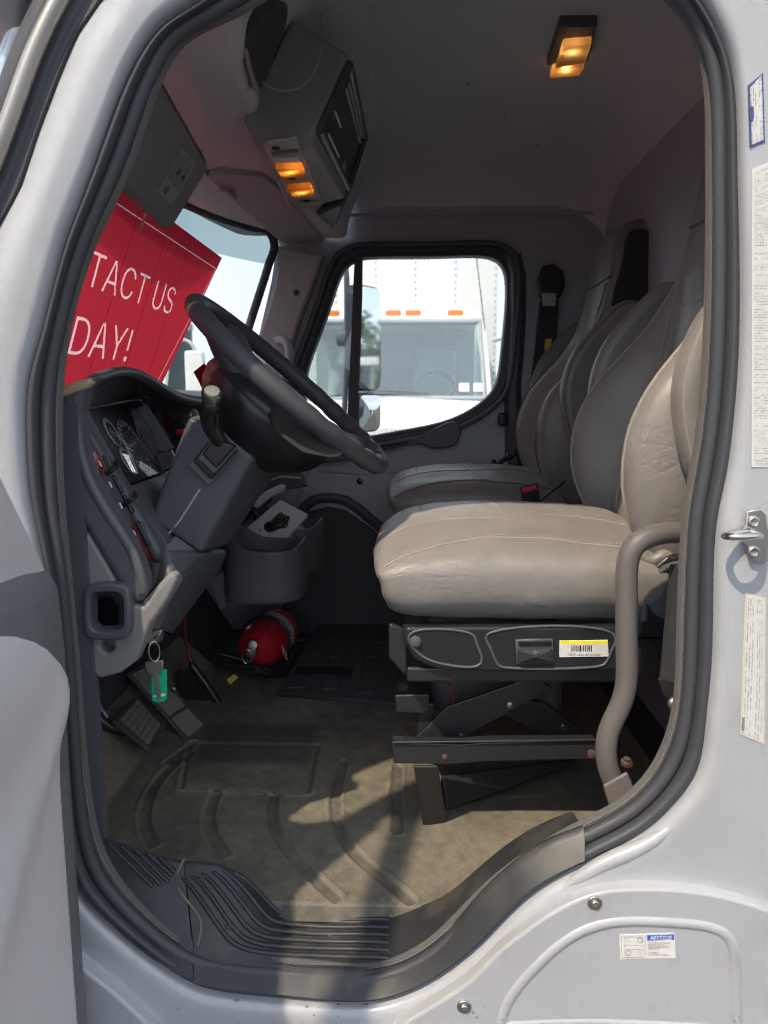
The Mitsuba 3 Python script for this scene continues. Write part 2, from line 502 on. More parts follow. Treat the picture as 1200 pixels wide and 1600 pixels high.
# doorway side of the body: painted metal that rolls in towards the seal
L = RF - RO
rings = [loop(RO - 3, 0.03)]
for s in [0, 0.3, 0.6, 0.9, 1.3, 1.8, 2.6, 3.6, 5.0]:
    d = np.minimum(s * 9.0, L * (s / 5.0) * 0.96)
    y = -0.024 * (1 - np.exp(-(d / 15) ** 1.4))
    rings.append(loop(RO + d, y))
for s in [0.25, 0.5, 0.75, 0.88, 0.95, 1.0]:
    d = np.minimum(45 + (L - 45) * s, L * (0.96 + 0.04 * s)) if False else np.maximum(np.minimum(45.0, L * 0.96), 0) * (1 - s) + L * s
    narrow = np.clip((260 - L) / 120, 0, 1)
    y = -0.024 * (1 - narrow * s ** 3 * 2.2) - 0.006 * narrow * math.sin(math.pi * s)
    rings.append(loop(RO + d, y))
rings.append(loop(RF + 2, 0.10))
body = strip(rings, closed_c=True)
obj('body_side', body, 'paint', cab, smooth=True, label='white painted door frame and pillar around the doorway')

# rubber seal round the doorway: flat lip, round bulb, flocked inner trim
def band(t, y):
    return loop(RO + (RI - RO) * t, y)


lip = strip([band(-0.06, -0.001), band(-0.02, -0.008), band(0.05, -0.011), band(0.16, -0.010), band(0.30, -0.002), band(0.42, 0.012), band(0.46, 0.03)], closed_c=True)
obj('door_seal', lip, 'rubber', cab, smooth=True, label='dark rubber seal around the doorway')
bulb = tube(band(0.60, 0.014), 0.0105, 12, closed=True)
obj('seal_bulb', bulb, 'rubber', cab, smooth=True)
q = band(0.93, 0.030)
dense = resample(np.vstack([q, q[:1]]), 1500)[:-1]
rr = 0.0085 + 0.0006 * (np.arange(1499) % 2)
obj('pinch_trim', tube(dense, rr, 8, closed=True), 'flock', cab, smooth=40, label='ribbed fabric edge trim inside the rubber seal')
reveal = strip([band(0.9, 0.02), band(1.0, 0.04), band(0.96, 0.07), band(0.7, 0.13), band(0.1, 0.16)], closed_c=True)
obj('door_reveal', reveal, 'plastic_mid', cab, smooth=True)

# shell behind what is seen: roof, rear wall, far wall with its window, floor, firewall
def boxm(x0, x1, y0, y1, z0, z1):
    m = trimesh.creation.box((x1 - x0, y1 - y0, z1 - z0))
    m.apply_translation(((x0 + x1) / 2, (y0 + y1) / 2, (z0 + z1) / 2))
    return m


obj('roof_panel', boxm(-0.62, 1.0, 0.03, 1.96, 1.80, 1.84), 'paint_white', cab, False)
obj('rear_panel', boxm(0.80, 0.84, 0.03, 1.96, -0.2, 1.80), 'paint_white', cab, False)
obj('toe_board', quad_slab([-0.70, 0.13, -0.10], [-0.70, 1.80, -0.10], [-1.02, 1.80, 0.42], [-1.02, 0.13, 0.42], t=0.02), 'mat_black', cab, False)
obj('floor_pan', boxm(-1.0, 0.80, 0.15, 1.90, -0.14, -0.075), 'mat_black', cab, False)
obj('firewall', boxm(-1.04, -1.0, 0.10, 1.90, -0.2, 0.84), 'mat_black', cab, False)

# headliner: domed ceiling with coved corners, rear wall lining, far wall lining
YF = 1.80
def ceil_z(x, y):
    ax = np.clip((x - 0.50) / 0.24, 0, 1)
    ay = np.clip((y - 1.35) / 0.45, 0, 1)
    ayn = np.clip((0.35 - y) / 0.35, 0, 1)
    return 1.755 - 0.20 * (1 - np.sqrt(1 - ax ** 2 * 0.98)) - 0.215 * (1 - np.sqrt(1 - ay ** 2 * 0.98)) - 0.12 * ayn ** 2


gx, gy = np.linspace(-0.62, 0.745, 70), np.linspace(0.03, YF, 70)
cg = np.array([[[x, y, ceil_z(x, y)] for y in gy] for x in gx])
obj('headliner', strip(cg), 'headliner', cab, True, label='grey cloth headliner under the roof')
rear = np.array([[[0.74 + 0.02 * math.sin(z * 3), y, z] for y in np.linspace(0.03, YF, 12)] for z in np.linspace(-0.10, 1.60, 16)])
obj('rear_lining', strip(rear), 'plastic_mid', cab, True)
seam_y = tube([(x, YF - 0.012, 1.54) for x in (-0.25, 0.1, 0.4, 0.74)], 0.006, 8)
obj('ceiling_seam', seam_y, 'plastic_mid', cab)
obj('ceiling_seam', tube([(0.738, y, 1.545 + 0.20 * min(1, max(0, (1.8 - y) / 0.5)) ** 0.6) for y in np.linspace(0.2, 1.78, 14)], 0.006, 8), 'plastic_mid', cab)
for px, py in ((731, 131), (789, 179), (840, 227)):
    d = ray(px, py)
    tt = min((k for k in np.linspace(0.2, 3, 4000)), key=lambda k: abs((CAM + d / FPX * k)[2] - ceil_z(*(CAM + d / FPX * k)[:2])))
    c = CAM + d / FPX * tt
    obj('ceiling_button', revolve([(0.006, -0.004), (0.006, 0.0), (0.003, 0.002)], c - [0, 0, 0.002], [0, 0, -1], 12), 'plastic_grey', cab)

# ------------------------------------------------------------------ far (passenger) door wall
WIN = [(552, 408), (565, 403), (620, 401), (700, 400), (762, 401), (783, 412), (791, 436), (790, 490), (784, 550), (775, 600), (755, 626), (720, 648),
       (680, 662), (630, 672), (575, 682), (530, 686), (490, 672), (478, 640), (478, 590), (497, 530), (520, 465), (538, 420)]
WALL = [(350, 340), (980, 340), (980, 1000), (350, 1000)]
far_wall = side_slab([(240, 250), (1050, 250), (1050, 1010), (240, 1010)], 1.815, 0.05, 0.001, [WIN], 0, 90)
# windscreen side of the wall is cut away by the slope of the front pillar
cut = side_slab([(400, 300), (1050, 250), (1050, 1060), (300, 1060), (300, 640), (396, 560), (424, 440), (432, 385)], 1.815, 0.05, 0.001, [WIN], 0, 90)
pdoor = obj('passenger_door', cut, 'plastic_mid', cab, label='grey inner side of the far passenger door')
def grow(q, k, c=(645, 545)):
    return [(c[0] + (x - c[0]) * k, c[1] + (y - c[1]) * k) for x, y in q]


wloop = spline(np.array([P(x, y, 1.80) for x, y in WIN]), 140, True)
wl2 = spline(np.array([P(x, y, 1.80) for x, y in grow(WIN, 1.05)]), 140, True)
wl3 = spline(np.array([P(x, y, 1.80) for x, y in grow(WIN, 1.10)]), 140, True)
off = lambda a, y: a * [1, 0, 1] + [0, y, 0]
frm = strip([off(wloop, 1.86), off(wloop, 1.806), off(wloop * 0.8 + wl2 * 0.2, 1.797), off(wl2, 1.79), off(wl2 * 0.3 + wl3 * 0.7, 1.785), off(wl3, 1.79), off(wl3, 1.82)], closed_c=True)
obj('window_frame', frm, 'rubber', pdoor, True, label='black rubber frame of the passenger window')
obj('window_frame', tube(spline(np.array([P(x, y, 1.775) for x, y in grow(WIN, 1.135)]), 140, True), 0.010, 8, closed=True), 'plastic_dark', pdoor, True)
gl = [P(x, y, 1.84)[[0, 2]] for x, y in grow(WIN, 1.02)]
gm = slab(spline(np.array(gl), 90, True), [0, 1.84, 0], XH, ZH, YM, 0.004, 0.0005, steps=1)
v2, f2 = trimesh.creation.triangulate_polygon(Polygon(spline(np.array(gl), 90, True)), engine='earcut')
obj('window_pane', tri(np.c_[v2[:, 0], np.full(len(v2), 1.842), v2[:, 1]], f2), 'glass', pdoor, False)
obj('window_divider', rbox([0, 0, 0], [0.03, 0.035, 0.02], 0.004) if False else loft([[P(x0, y0, Y) for x0, Y in ((545 + dx, 1.79), (563 + dx2, 1.79), (563 + dx2, 1.85), (545 + dx, 1.85))] for y0, dx, dx2 in ((398, 9, 4), (470, 6, 3), (560, 2, 0), (640, -2, -4), (690, -4, -6))]), 'rubber', pdoor, 30, label='black vertical divider bar of the passenger window')

# door inner panel with its ledge, pocket and arch
ledge = side_slab([(480, 690), (560, 700), (640, 690), (716, 660), (716, 690), (705, 698), (672, 700), (660, 694), (560, 715), (480, 715)], 1.76, 0.06, 0.006, (), 60)
obj('arm_ledge', ledge, 'plastic_dark', pdoor)
low = side_slab([(485, 735), (560, 742), (700, 735), (790, 720), (800, 640), (806, 600), (812, 700), (812, 1040), (430, 1040), (440, 840)], 1.785, 0.02, 0.008)
obj('door_card', low, 'plastic_mid', pdoor)
obj('door_card_arch', tube([P(x, y, 1.775) for x, y in ((470, 800), (490, 782), (520, 778), (545, 785), (580, 812), (625, 850), (680, 905))], 0.02, 8, steps=40), 'plastic_dark', pdoor)
arch = side_slab([(462, 830), (480, 800), (512, 792), (540, 798), (580, 826), (640, 880), (680, 960), (690, 1040), (430, 1040), (440, 960)], 1.77, 0.02, 0.008)
obj('kick_panel', arch, 'mat_black', pdoor)
obj('door_handle', rbox(P(785, 655, 1.765), [0.035, 0.03, 0.05], 0.01), 'plastic_black', pdoor)
obj('door_handle', tube([P(x, y, 1.76) for x, y in ((772, 720), (770, 735), (782, 722), (800, 712), (806, 705))], 0.009, 8, steps=20), 'plastic_black', pdoor)
obj('screw_cover', revolve([(0.013, 0.0), (0.012, 0.004), (0.006, 0.006)], P(562, 752, 1.783), YM, 16), 'plastic_black', pdoor)
obj('corner_pillar', loft([[P(x, y, Y) for x, Y in ((793 + a, 1.80), (800 + a, 1.775), (812 + a, 1.775), (820 + a, 1.81))] for y, a in ((395, -6), (430, 2), (500, 2), (560, -2), (600, -6), (680, -4), (1000, -4))]), 'plastic_dark', cab, 30)

# far front pillar with its assist handle
pil = side_slab([(434, 383), (470, 392), (505, 398), (490, 440), (468, 500), (450, 560), (440, 600), (380, 600), (405, 520), (420, 475), (431, 430)], 1.74, 0.075, 0.012)
pil_key = obj('pillar_trim', pil, 'plastic_grey', cab, label='grey trim of the far front pillar')
obj('pillar_screw', revolve([(0.011, 0), (0.010, 0.003), (0.004, 0.004)], P(463, 457, 1.738), YM, 14), 'ink', pil_key)
ah = obj('assist_handle', tube([P(x, y, Y) for x, y, Y in ((434, 532, 1.735), (440, 531, 1.71), (449, 538, 1.69), (452, 555, 1.685), (449, 575, 1.69), (443, 592, 1.71), (440, 600, 1.735))], 0.016, 10, steps=30), 'plastic_grey', cab)

# ------------------------------------------------------------------ windscreen, curved from pillar to pillar
def ws(y, z):
    return np.array([-(0.765 - (0.232 if y < 0.91 else 0.30) * abs((y - 0.91) / 0.9) ** 2.4) - 0.36 * (1.47 - z), y, z])


ys = np.linspace(0.075, 1.77, 40)
zs = np.linspace(0.84, 1.50, 20)
obj('windscreen', strip([[ws(y, z) for y in ys] for z in zs]), 'glass', cab, True, label='curved glass windscreen')
obj('windscreen_shade', strip([[ws(y, z) + [0.006, 0, 0] for y in ys] for z in np.linspace(1.36, 1.50, 5)]), 'glass_tint', cab, True, label='tinted band along the windscreen top')
edge = [ws(1.765, z) + [0.012, -0.01, 0] for z in np.linspace(0.84, 1.42, 14)] + [ws(y, 1.47) + [0.012, 0, 0] for y in np.linspace(1.72, 0.1, 30)]
obj('windscreen_seal', tube(edge, 0.016, 8, steps=90), 'rubber', cab, True, label='black seal along the windscreen edge')
# near edge of the windscreen, where it wraps round beside the pillar
E0 = [(172, -40), (153, 2), (119, 50), (89, 120), (57, 205), (29, 290), (-2, 345), (-60, 440)]
E1 = [(132, -40), (110, 2), (78, 66), (47, 146), (17, 230), (-14, 305), (-45, 365), (-100, 450)]
E2 = [(94, -40), (72, 2), (43, 62), (14, 138), (-14, 215), (-42, 285), (-70, 340), (-125, 430)]
E3 = [(72, -40), (50, 2), (22, 62), (-4, 130), (-34, 205), (-62, 270), (-92, 330), (-145, 420)]
def edge_pts(E, Y):
    return spline(np.array([P(x, y, Y) for x, y in E]), 40)


e0, e1, e2, e3 = edge_pts(E0, .012), edge_pts(E1, .012), edge_pts(E2, .02), edge_pts(E3, .035)
obj('windscreen_seal', strip([e0 + [0.006, 0.07, 0], e0, e0 * .7 + e1 * .3 + [0, .012, 0], e0 * .3 + e1 * .7 + [0, .012, 0], e1, e1 + [0, .02, 0]]), 'rubber', cab, True)
obj('windscreen_moulding', strip([e1 + [0.0, 0.02, 0]] + [e1 * (1 - t) + e2 * t + [0, -0.014 * math.sin(math.pi * t), 0] for t in np.linspace(0.02, 1, 9)] + [e2 + [0, .02, 0]]), 'steel_dull', cab, True, label='bright strip along the near windscreen edge')
obj('windscreen_seal', strip([e2 + [0.0, 0.02, 0], e2 + [0, .003, 0], e3, e3 + [-0.002, 0.012, 0]]), 'rubber', cab, True)
g1 = np.array([ws(0.085, z) for z in e3[:, 2]])
obj('windscreen', strip([e3 + [0, .006, 0], e3 * .5 + g1 * .5 + [-0.012, -0.004, 0], g1]), 'glass', cab, True)
cowl = strip([[ws(y, 0.85) + [dx, 0, dz] for y in np.linspace(0.06, 1.80, 20)] for dx, dz in ((-0.30, -0.10), (-0.05, 0.0), (0.02, 0.02), (0.02, -0.05))])
obj('cowl', cowl, 'plastic_dark', cab, True)

# header above the windscreen
def profile_sheet(prof, y0, y1, n=24, bend=lambda y: (0, 0)):
    pr = spline(np.array(prof, float), 60)
    return strip([[[x + bend(y)[0], y, z + bend(y)[1]] for x, z in pr] for y in np.linspace(y0, y1, n)])


def bend(y):
    k = abs((y - 0.91) / 0.9)
    return (0.10 * k ** 2.5, 0.0)


prof = [(-0.79, 1.50), (-0.74, 1.475), (-0.60, 1.468), (-0.45, 1.462), (-0.36, 1.458), (-0.335, 1.466), (-0.33, 1.49), (-0.31, 1.56), (-0.25, 1.66), (-0.17, 1.73), (-0.10, 1.757)]
obj('header_lining', profile_sheet(prof, 0.03, 1.79, bend=bend), 'headliner', cab, True, label='grey cloth header above the windscreen')

# ------------------------------------------------------------------ step sill of the doorway: two ribbed plastic covers
def sill_part(crest, inner, lower, n, name, label, base_z):
    C0 = spline([(x, y) for x, y in crest], n)
    N0 = spline([(x, y) for x, y in inner], n)
    L0 = spline([(x, y) for x, y in lower], n)
    C = np.array([P(x, y, 0.016) for x, y in C0])
    N = np.array([P(x, y, 0.125) for x, y in N0])
    Lo = np.array([P(x, y, -0.016) for x, y in L0])
    Lb = Lo + [0, 0.03, 0]
    up = np.array([0, 0, 1.0])
    mid = Lo * 0.16 + C * 0.84 + [0, -0.006, 0]
    rows = [Lb, Lo, Lo * 0.92 + C * 0.08 + [0, -0.004, 0], mid, C * 0.985 + Lo * 0.015 + [0, 0.001, 0.0035], C * 0.95 + N * 0.05 + [0, 0, 0.003], C * 0.8 + N * 0.2, C * 0.5 + N * 0.5, C * 0.05 + N * 0.95, N + [0, 0.004, -0.003], N + [0, 0.008, -0.03], N + [0, 0.01, -0.25]]
    m = strip(rows)
    # end caps
    for k, flip in ((0, False), (-1, True)):
        ring = np.array([r[k] for r in rows])
        c = ring[:9].mean(0)
        f = [[j, j + 1, len(ring)] for j in range(len(ring) - 1)]
        m = cat(m, tri(np.vstack([ring, c]), np.array(f)[:, ::-1] if flip else f))
    return obj(name, m, 'trim_rubber', cab, 45, label=label), C, N


crest = [(305, 1495), (370, 1507), (450, 1514), (530, 1519), (600, 1519), (650, 1499), (700, 1459), (750, 1400), (800, 1354), (850, 1319), (912, 1293)]
inner = [(288, 1345), (345, 1351), (385, 1375), (437, 1424), (520, 1429), (605, 1428), (650, 1418), (700, 1395), (760, 1345), (830, 1295), (893, 1267)]
lower = [(304, 1536), (370, 1548), (450, 1556), (550, 1564), (600, 1559), (650, 1542), (700, 1512), (750, 1471), (800, 1418), (850, 1378), (913, 1347)]
sill, SC, SN = sill_part(crest, inner, lower, 90, 'sill_cover', 'dusty black ribbed sill cover along the doorway bottom', 0)
ribs = []
for k in range(6):
    t = k / 5
    a = np.array([(366, 1354), (404, 1390), (440, 1431), (520, 1438), (607, 1437)]) * (1 - t) + np.array([(284, 1366), (328, 1428), (368, 1480), (470, 1494), (607, 1497)]) * t
    a = resample(spline(a, 60) * 0.5 + resample(a, 60) * 0.5, 60)
    pts = []
    for x, y in a:
        # the cover's own surface between inner edge and crest, found by depth
        lo, hi = 0.0, 1.0
        best = None
        for Y in np.linspace(0.016, 0.125, 60):
            p = P(x, y, Y)
            w = (Y - 0.016) / 0.109
            i = np.argmin(np.abs((SC * (1 - w) + SN * w)[:, 0] - p[0]))
            zz = (SC * (1 - w) + SN * w)[i, 2]
            e = abs(p[2] - zz)
            if best is None or e < best[0]:
                best = (e, p * [1, 1, 0] + [0, 0, zz + 0.0008])
        pts.append(best[1])
    pts = np.array(pts)
    pts[:, 2] = np.convolve(np.pad(pts[:, 2], 6, mode='edge'), np.ones(13) / 13, 'valid')
    pts[:, 1] = np.convolve(np.pad(pts[:, 1], 3, mode='edge'), np.ones(7) / 7, 'valid')
    obj('rib', tube(pts, 0.0042, 8), 'trim_rubber', sill, 40)
def on_sill(x, y):
    best = None
    for Y in np.linspace(0.016, 0.125, 80):
        p = P(x, y, Y)
        w = (Y - 0.016) / 0.109
        i = np.argmin(np.abs((SC * (1 - w) + SN * w)[:, 0] - p[0]))
        e = abs(p[2] - (SC * (1 - w) + SN * w)[i, 2])
        if best is None or e < best[0]:
            best = (e, p)
    return best[1]


for x, y in ((315, 1372), (357, 1447), (516, 1461)):
    obj('screw', revolve([(0.006, -0.003), (0.006, 0.002), (0.004, 0.0045), (0.0012, 0.003)], on_sill(x, y), [0, -0.25, 1], 12), 'rust', sill)
crest2 = [(118, 1330), (140, 1375), (175, 1418), (215, 1450), (255, 1473), (303, 1493)]
inner2 = [(150, 1298), (165, 1308), (200, 1321), (235, 1333), (262, 1340), (286, 1345)]
lower2 = [(112, 1368), (135, 1404), (165, 1435), (210, 1475), (255, 1508), (302, 1532)]
sill2, SC2, SN2 = sill_part(crest2, inner2, lower2, 50, 'sill_cover', 'short black ribbed cover in the front corner of the sill', 0)
SC_, SN_ = SC, SN
SC, SN = SC2, SN2
for a, b in (((168, 1318), (238, 1385)), ((190, 1324), (250, 1382)), ((212, 1330), (262, 1378)), ((232, 1336), (268, 1368)), ((250, 1342), (272, 1362))):
    obj('rib', tube([on_sill(*a) + [0, 0, .001], on_sill((a[0] + b[0]) / 2, (a[1] + b[1]) / 2) + [0, 0, .001], on_sill(*b) + [0, 0, .001]], 0.0042, 8), 'trim_rubber', sill2, 40)
SC, SN = SC_, SN_
gap = [(288, 1343), (276, 1372), (282, 1395), (303, 1422), (314, 1445), (309, 1478)]
obj('dust_line', tube([on_sill(*g) + [0, 0, 0.0018] for g in gap], 0.0022, 8, steps=30), 'dust', sill, label='dust packed into the joint of the sill covers')

# ------------------------------------------------------------------ lower body: access panel, striker, stickers
PY = -0.044
pan_out = [(560, 1660), (635, 1597), (725, 1540), (775, 1492), (825, 1452), (860, 1428), (900, 1407), (940, 1394), (985, 1389), (1075, 1392), (1150, 1406), (1215, 1428), (1300, 1470), (1300, 1700), (560, 1700)]
pq = [P(x, y, PY)[[0, 2]] for x, y in pan_out]
panel = obj('access_panel', slab(np.vstack([spline(np.array(pq[:-2]), 80), pq[-2:]]), [0, PY, 0], XH, ZH, YM, 0.022, 0.005), 'paint', cab, label='grey white access panel low behind the doorway')
ridge = [(760, 1690), (780, 1605), (795, 1558), (840, 1503), (895, 1458), (960, 1437), (1040, 1437), (1100, 1443), (1135, 1460), (1147, 1500), (1149, 1560), (1148, 1690)]
obj('pressed_ridge', tube([P(x, y, PY + 0.0065) for x, y in ridge], 0.011, 12, steps=90), 'paint', panel, True)
obj('pressed_ridge', tube([P(x, y, PY + 0.006) for x, y in ((790, 1597), (900, 1593), (1000, 1595), (1100, 1600))], 0.009, 10, steps=30), 'paint', panel, True)
for x, y in ((929, 1410), (725, 1572)):
    s = obj('screw', cat(revolve([(0.0115, 0.0), (0.0115, 0.002), (0.0105, 0.003)], P(x, y, PY), YM, 24), revolve([(0.0065, 0.0), (0.0062, 0.006), (0.005, 0.0075), (0.0025, 0.0076), (0.0024, 0.005)], P(x, y, PY), YM, 18)), 'steel_dull', panel)
rocker = side_slab([(60, 1455), (118, 1505), (180, 1553), (243, 1612), (330, 1700), (60, 1700)], -0.05, 0.03, 0.006)
obj('step_panel', rocker, 'paint', cab)
# pressed flange below the seal on the right
obj('pressed_ridge', tube([P(x, y, -0.0145) for x, y in ((870, 1392), (905, 1370), (950, 1345), (1010, 1318), (1070, 1275))], [0.004, 0.011, 0.013, 0.011, 0.004], 12, steps=40), 'paint', cab, True)

st = obj('door_striker', side_slab([(1168, 799), (1190, 795), (1198, 803), (1202, 840), (1197, 881), (1185, 882), (1171, 868), (1166, 852), (1160, 848), (1160, 826), (1166, 820)], -0.036, 0.006, 0.0015), 'steel', cab, label='steel door striker on the rear pillar')
obj('loop', tube([P(1188, 838, -0.03), P(1188, 838, -0.05), P(1180, 838, -0.075), P(1150, 839, -0.082), P(1136, 838, -0.07), P(1134, 837, -0.055), P(1150, 833, -0.045), P(1168, 830, -0.035)], 0.0052, 10, steps=40), 'steel', st)
for x, y in ((1177, 815), (1177, 862)):
    obj('bolt', revolve([(0.0085, 0), (0.0085, 0.003), (0.006, 0.0045), (0.0035, 0.003)], P(x, y, -0.036), YM, 18), 'steel_dull', st)


def sticker(name, label, corners, Y, base, rot=False):
    """A flat printed sheet on the body."""
    q = np.array([P(x, y, Y) for x, y in corners])
    w, h = np.linalg.norm(q[1] - q[0]) * 100, np.linalg.norm(q[3] - q[0]) * 100
    uv = np.array([[0, h], [w, h], [w, 0], [0, 0]])
    if rot:
        uv = np.array([[0, 0], [0, w], [h, w], [h, 0]])
    m = tri(q, [[0, 3, 2], [0, 2, 1]])
    k = thing(name, label, 'sticker')
    obj('sheet', m, 'sticker_print', k, False, uv=uv)
    obj('backing', quad_slab(*[np.array(p) + [0, 0.0008, 0] for p in (P(corners[3][0] - 3, corners[3][1] + 4, Y), P(corners[2][0] + 3, corners[2][1] + 4, Y), P(corners[1][0] + 3, corners[1][1] - 4, Y), P(corners[0][0] - 3, corners[0][1] - 4, Y))], t=0.0012, bev=0.0003), base, k, False)
    return k


SY = -0.0262
k = sticker('pillar_sticker', 'small blue edged white sticker high on the rear door pillar', [(1172, 137), (1190, 117), (1193, 218), (1175, 226)], SY, 'navy_print', True)
obj('emblem', side_slab([(1172 + 3.4 * math.cos(a) + 3, 178 + 13 * math.sin(a)) for a in np.arange(24) * math.tau / 24], SY - 0.0008, 0.0006, 0.0002), 'navy_print', k, False)
sticker('pillar_sticker', 'tall white sticker of fine print on the rear door pillar above the striker', [(1179, 268), (1240, 240), (1240, 727), (1178, 726)], SY, 'white_print')
k = sticker('pillar_sticker', 'narrow cream sticker of fine print on the rear door pillar below the striker', [(1168, 931), (1194, 940), (1192, 1160), (1160, 1144)], SY, 'cream_print', True)
obj('mark', side_slab([(1160, 1121), (1164, 1121), (1163, 1142), (1159, 1142)], SY - 0.0008, 0.0006, 0.0002), 'ink_grey', k, False)

nk = thing('notice_sticker', 'white sticker with a blue NOTICE bar and wiring diagram on the access panel', 'sticker')
NY = PY - 0.0012
obj('sheet', side_slab([(968, 1461), (1054, 1458), (1056, 1497), (969, 1499)], NY, 0.001, 0.0002), 'white_print', nk, False)
obj('bar', side_slab([(1011, 1461.5), (1053, 1460), (1053.5, 1468.5), (1011.5, 1470)], NY - 0.0004, 0.0004, 0.0001), 'blue_print', nk, False)
o = P(1032.5, 1468, NY - 0.0004)
obj('lettering', text('NOTICE', 0.0062, o, XH * 0.999 + ZH * 0.03, ZH, YM, 0.0003, True, 0.2, True), 'white_print', nk, False, kind='stuff')
for i, s in enumerate(['ELECTRICAL SYSTEM', 'PROTECTED BY', 'RESETTABLE CIRCUIT', 'BREAKERS', '', 'TO RESET', 'PUSH FRONT TAB IN']):
    if s:
        obj('lettering', text(s, 0.0023, P(1013, 1474 + i * 3.1, NY - 0.0002), XH, ZH, YM, 0.0003), 'ink_grey', nk, False, kind='stuff')
def outline_px(pts, Y, r=0.0003):
    return tube([P(x, y, Y) for x, y in pts + pts[:1]], r, 6)
obj('diagram', cat(*[outline_px(q, NY - 0.0002) for q in ([(976, 1465), (1005, 1464), (1005, 1477), (976, 1478)], [(976, 1484), (1005, 1483), (1005, 1495), (976, 1496)], [(971, 1463), (1009, 1462), (1009, 1496), (972, 1497)], [(976, 1478), (1005, 1477), (1005, 1483), (976, 1484)])]), 'ink_grey', nk, False)
for x, y, r in ((981, 1469, 2.5), (1000, 1469, 4), (982, 1489, 4), (1000, 1488, 2.5)):
    obj('diagram', tube([P(x + r * math.cos(a), y + r * math.sin(a), NY - 0.0002) for a in np.arange(16) * math.tau / 16], 0.0006 if r > 3 else 0.0003, 6, closed=True), 'ink_grey', nk, False)

# ------------------------------------------------------------------ the driver's own door, swung open towards the camera (only its front end is in view)
dz = np.linspace(-0.42, 0.60, 24)
def door_x(y, z):
    # inner trim skin: rounds off at the hinge end
    t = np.clip((-y - 0.05) / 0.14, 0, 1)
    return -0.545 + 0.060 * np.sqrt(1 - (1 - t) ** 2) + 0.02 * math.exp(-((z - 0.50) / 0.10) ** 2) * t - 0.16 * max(0, -y - 0.12)


yy = np.r_[np.linspace(-0.05, -0.25, 60), np.linspace(-0.26, -0.98, 40)]
skin = [[[door_x(y, z), y, z] for y in yy] for z in dz]
top = [[[door_x(y, 0.6) - 0.01, y, 0.618] for y in yy], [[door_x(y, 0.6) - 0.045, y, 0.628] for y in yy], [[-0.60 - 0.16 * max(0, -y - 0.12), y, 0.622] for y in yy], [[-0.60 - 0.16 * max(0, -y - 0.12), y, -0.42] for y in yy]]
door = obj('driver_door', strip(skin + top), 'console_grey', cab, True, label='dark grey inner trim of the open driver door')
obj('door_edge', loft([[[-0.60, -0.03, z], [-0.56, -0.03, z], [-0.542, -0.04, z], [-0.538, -0.06, z], [-0.60, -0.06, z]] for z in (-0.42, 0.55, 0.60)]), 'rubber', door, 30)
armr = loft([[[door_x(y, z0 + 0.0) - 0.01 + w * math.sqrt(max(0, 1 - ((y + 0.74) / 0.26) ** 4)) * math.cos(a), y, z0 + 0.055 * math.sin(a)] for a in np.arange(16) * math.tau / 16] for y in np.linspace(-0.485, -0.98, 16) for z0, w in ((0.28, 0.06),)])
obj('armrest', armr, 'door_trim', door, True)
def door_pt(y, z, h):
    return [door_x(y, z) + h, y, z]


pz = np.linspace(-0.42, 0.590, 60)
prow = []
for z in pz:
    e = -0.135 - 0.12 * max(0.0, (z - 0.44) / 0.150) ** 3          # rounded upper corner
    yr_ = np.r_[np.linspace(e, e - 0.06, 24), np.linspace(e - 0.07, -0.99, 40)]
    prow.append([door_pt(y, z, 0.008 * math.sin(min(1, (e - y) / 0.02 + 0.02) * math.pi / 2) * min(1, (0.60 - z) / 0.03) - 0.004 + 0.012 * math.exp(-((z - (0.44 + (y + 0.16) * 1.7)) / 0.05) ** 2)) for y in yr_])
obj('inner_panel', strip(prow), 'door_trim', door, True, label='beige inner panel of the open driver door')
fr = [[-0.53, -0.06 - 0.30 * (z - 0.62) , z] for z in np.linspace(0.60, 1.35, 10)]
sail = quad_slab([-0.565, -0.07, 0.622], [-0.60, -0.35, 0.622], [-0.60, -0.35, 1.05], [-0.60, -0.30, 1.05], 0.04, 0.006)
obj('window_corner', sail if sail.volume > 0 else sail, 'door_trim', door, 30)
for (x0, y0), (x1, y1), z0, z1 in (((-0.60, -0.31), (-0.63, -0.42), 1.0, 1.46), ((-0.74, -0.95), (-0.74, -0.95), 0.6, 1.46)):
    obj('window_upright', loft([[[x, y, z], [x, y - 0.05, z], [x - 0.05, y - 0.05, z], [x - 0.05, y, z]] for x, y, z in ((x0, y0, z0), (x1, y1, z1))]), 'rubber', door, 30)
obj('window_rail', loft([[[x, y, 1.47], [x, y, 1.42], [x - 0.05, y, 1.42], [x - 0.05, y, 1.47]] for x, y in ((-0.63, -0.42), (-0.74, -0.99))]), 'rubber', door, 30)
#@INTERIOR
# ------------------------------------------------------------------ floor coverings
def px_floor(pts, z=FZ + 0.008):
    return np.array([PZ(x, y, z)[:2] for x, y in pts])


def heightfield(x0, x1, y0, y1, step, fn):
    xs, ys_ = np.arange(x0, x1 + step / 2, step), np.arange(y0, y1 + step / 2, step)
    X, Y = np.meshgrid(xs, ys_, indexing='ij')
    Z = fn(X, Y)
    return tri(np.stack([X, Y, Z], -1).reshape(-1, 3), grid_faces(len(xs), len(ys_))[:, ::-1] if False else grid_faces(len(xs), len(ys_)))


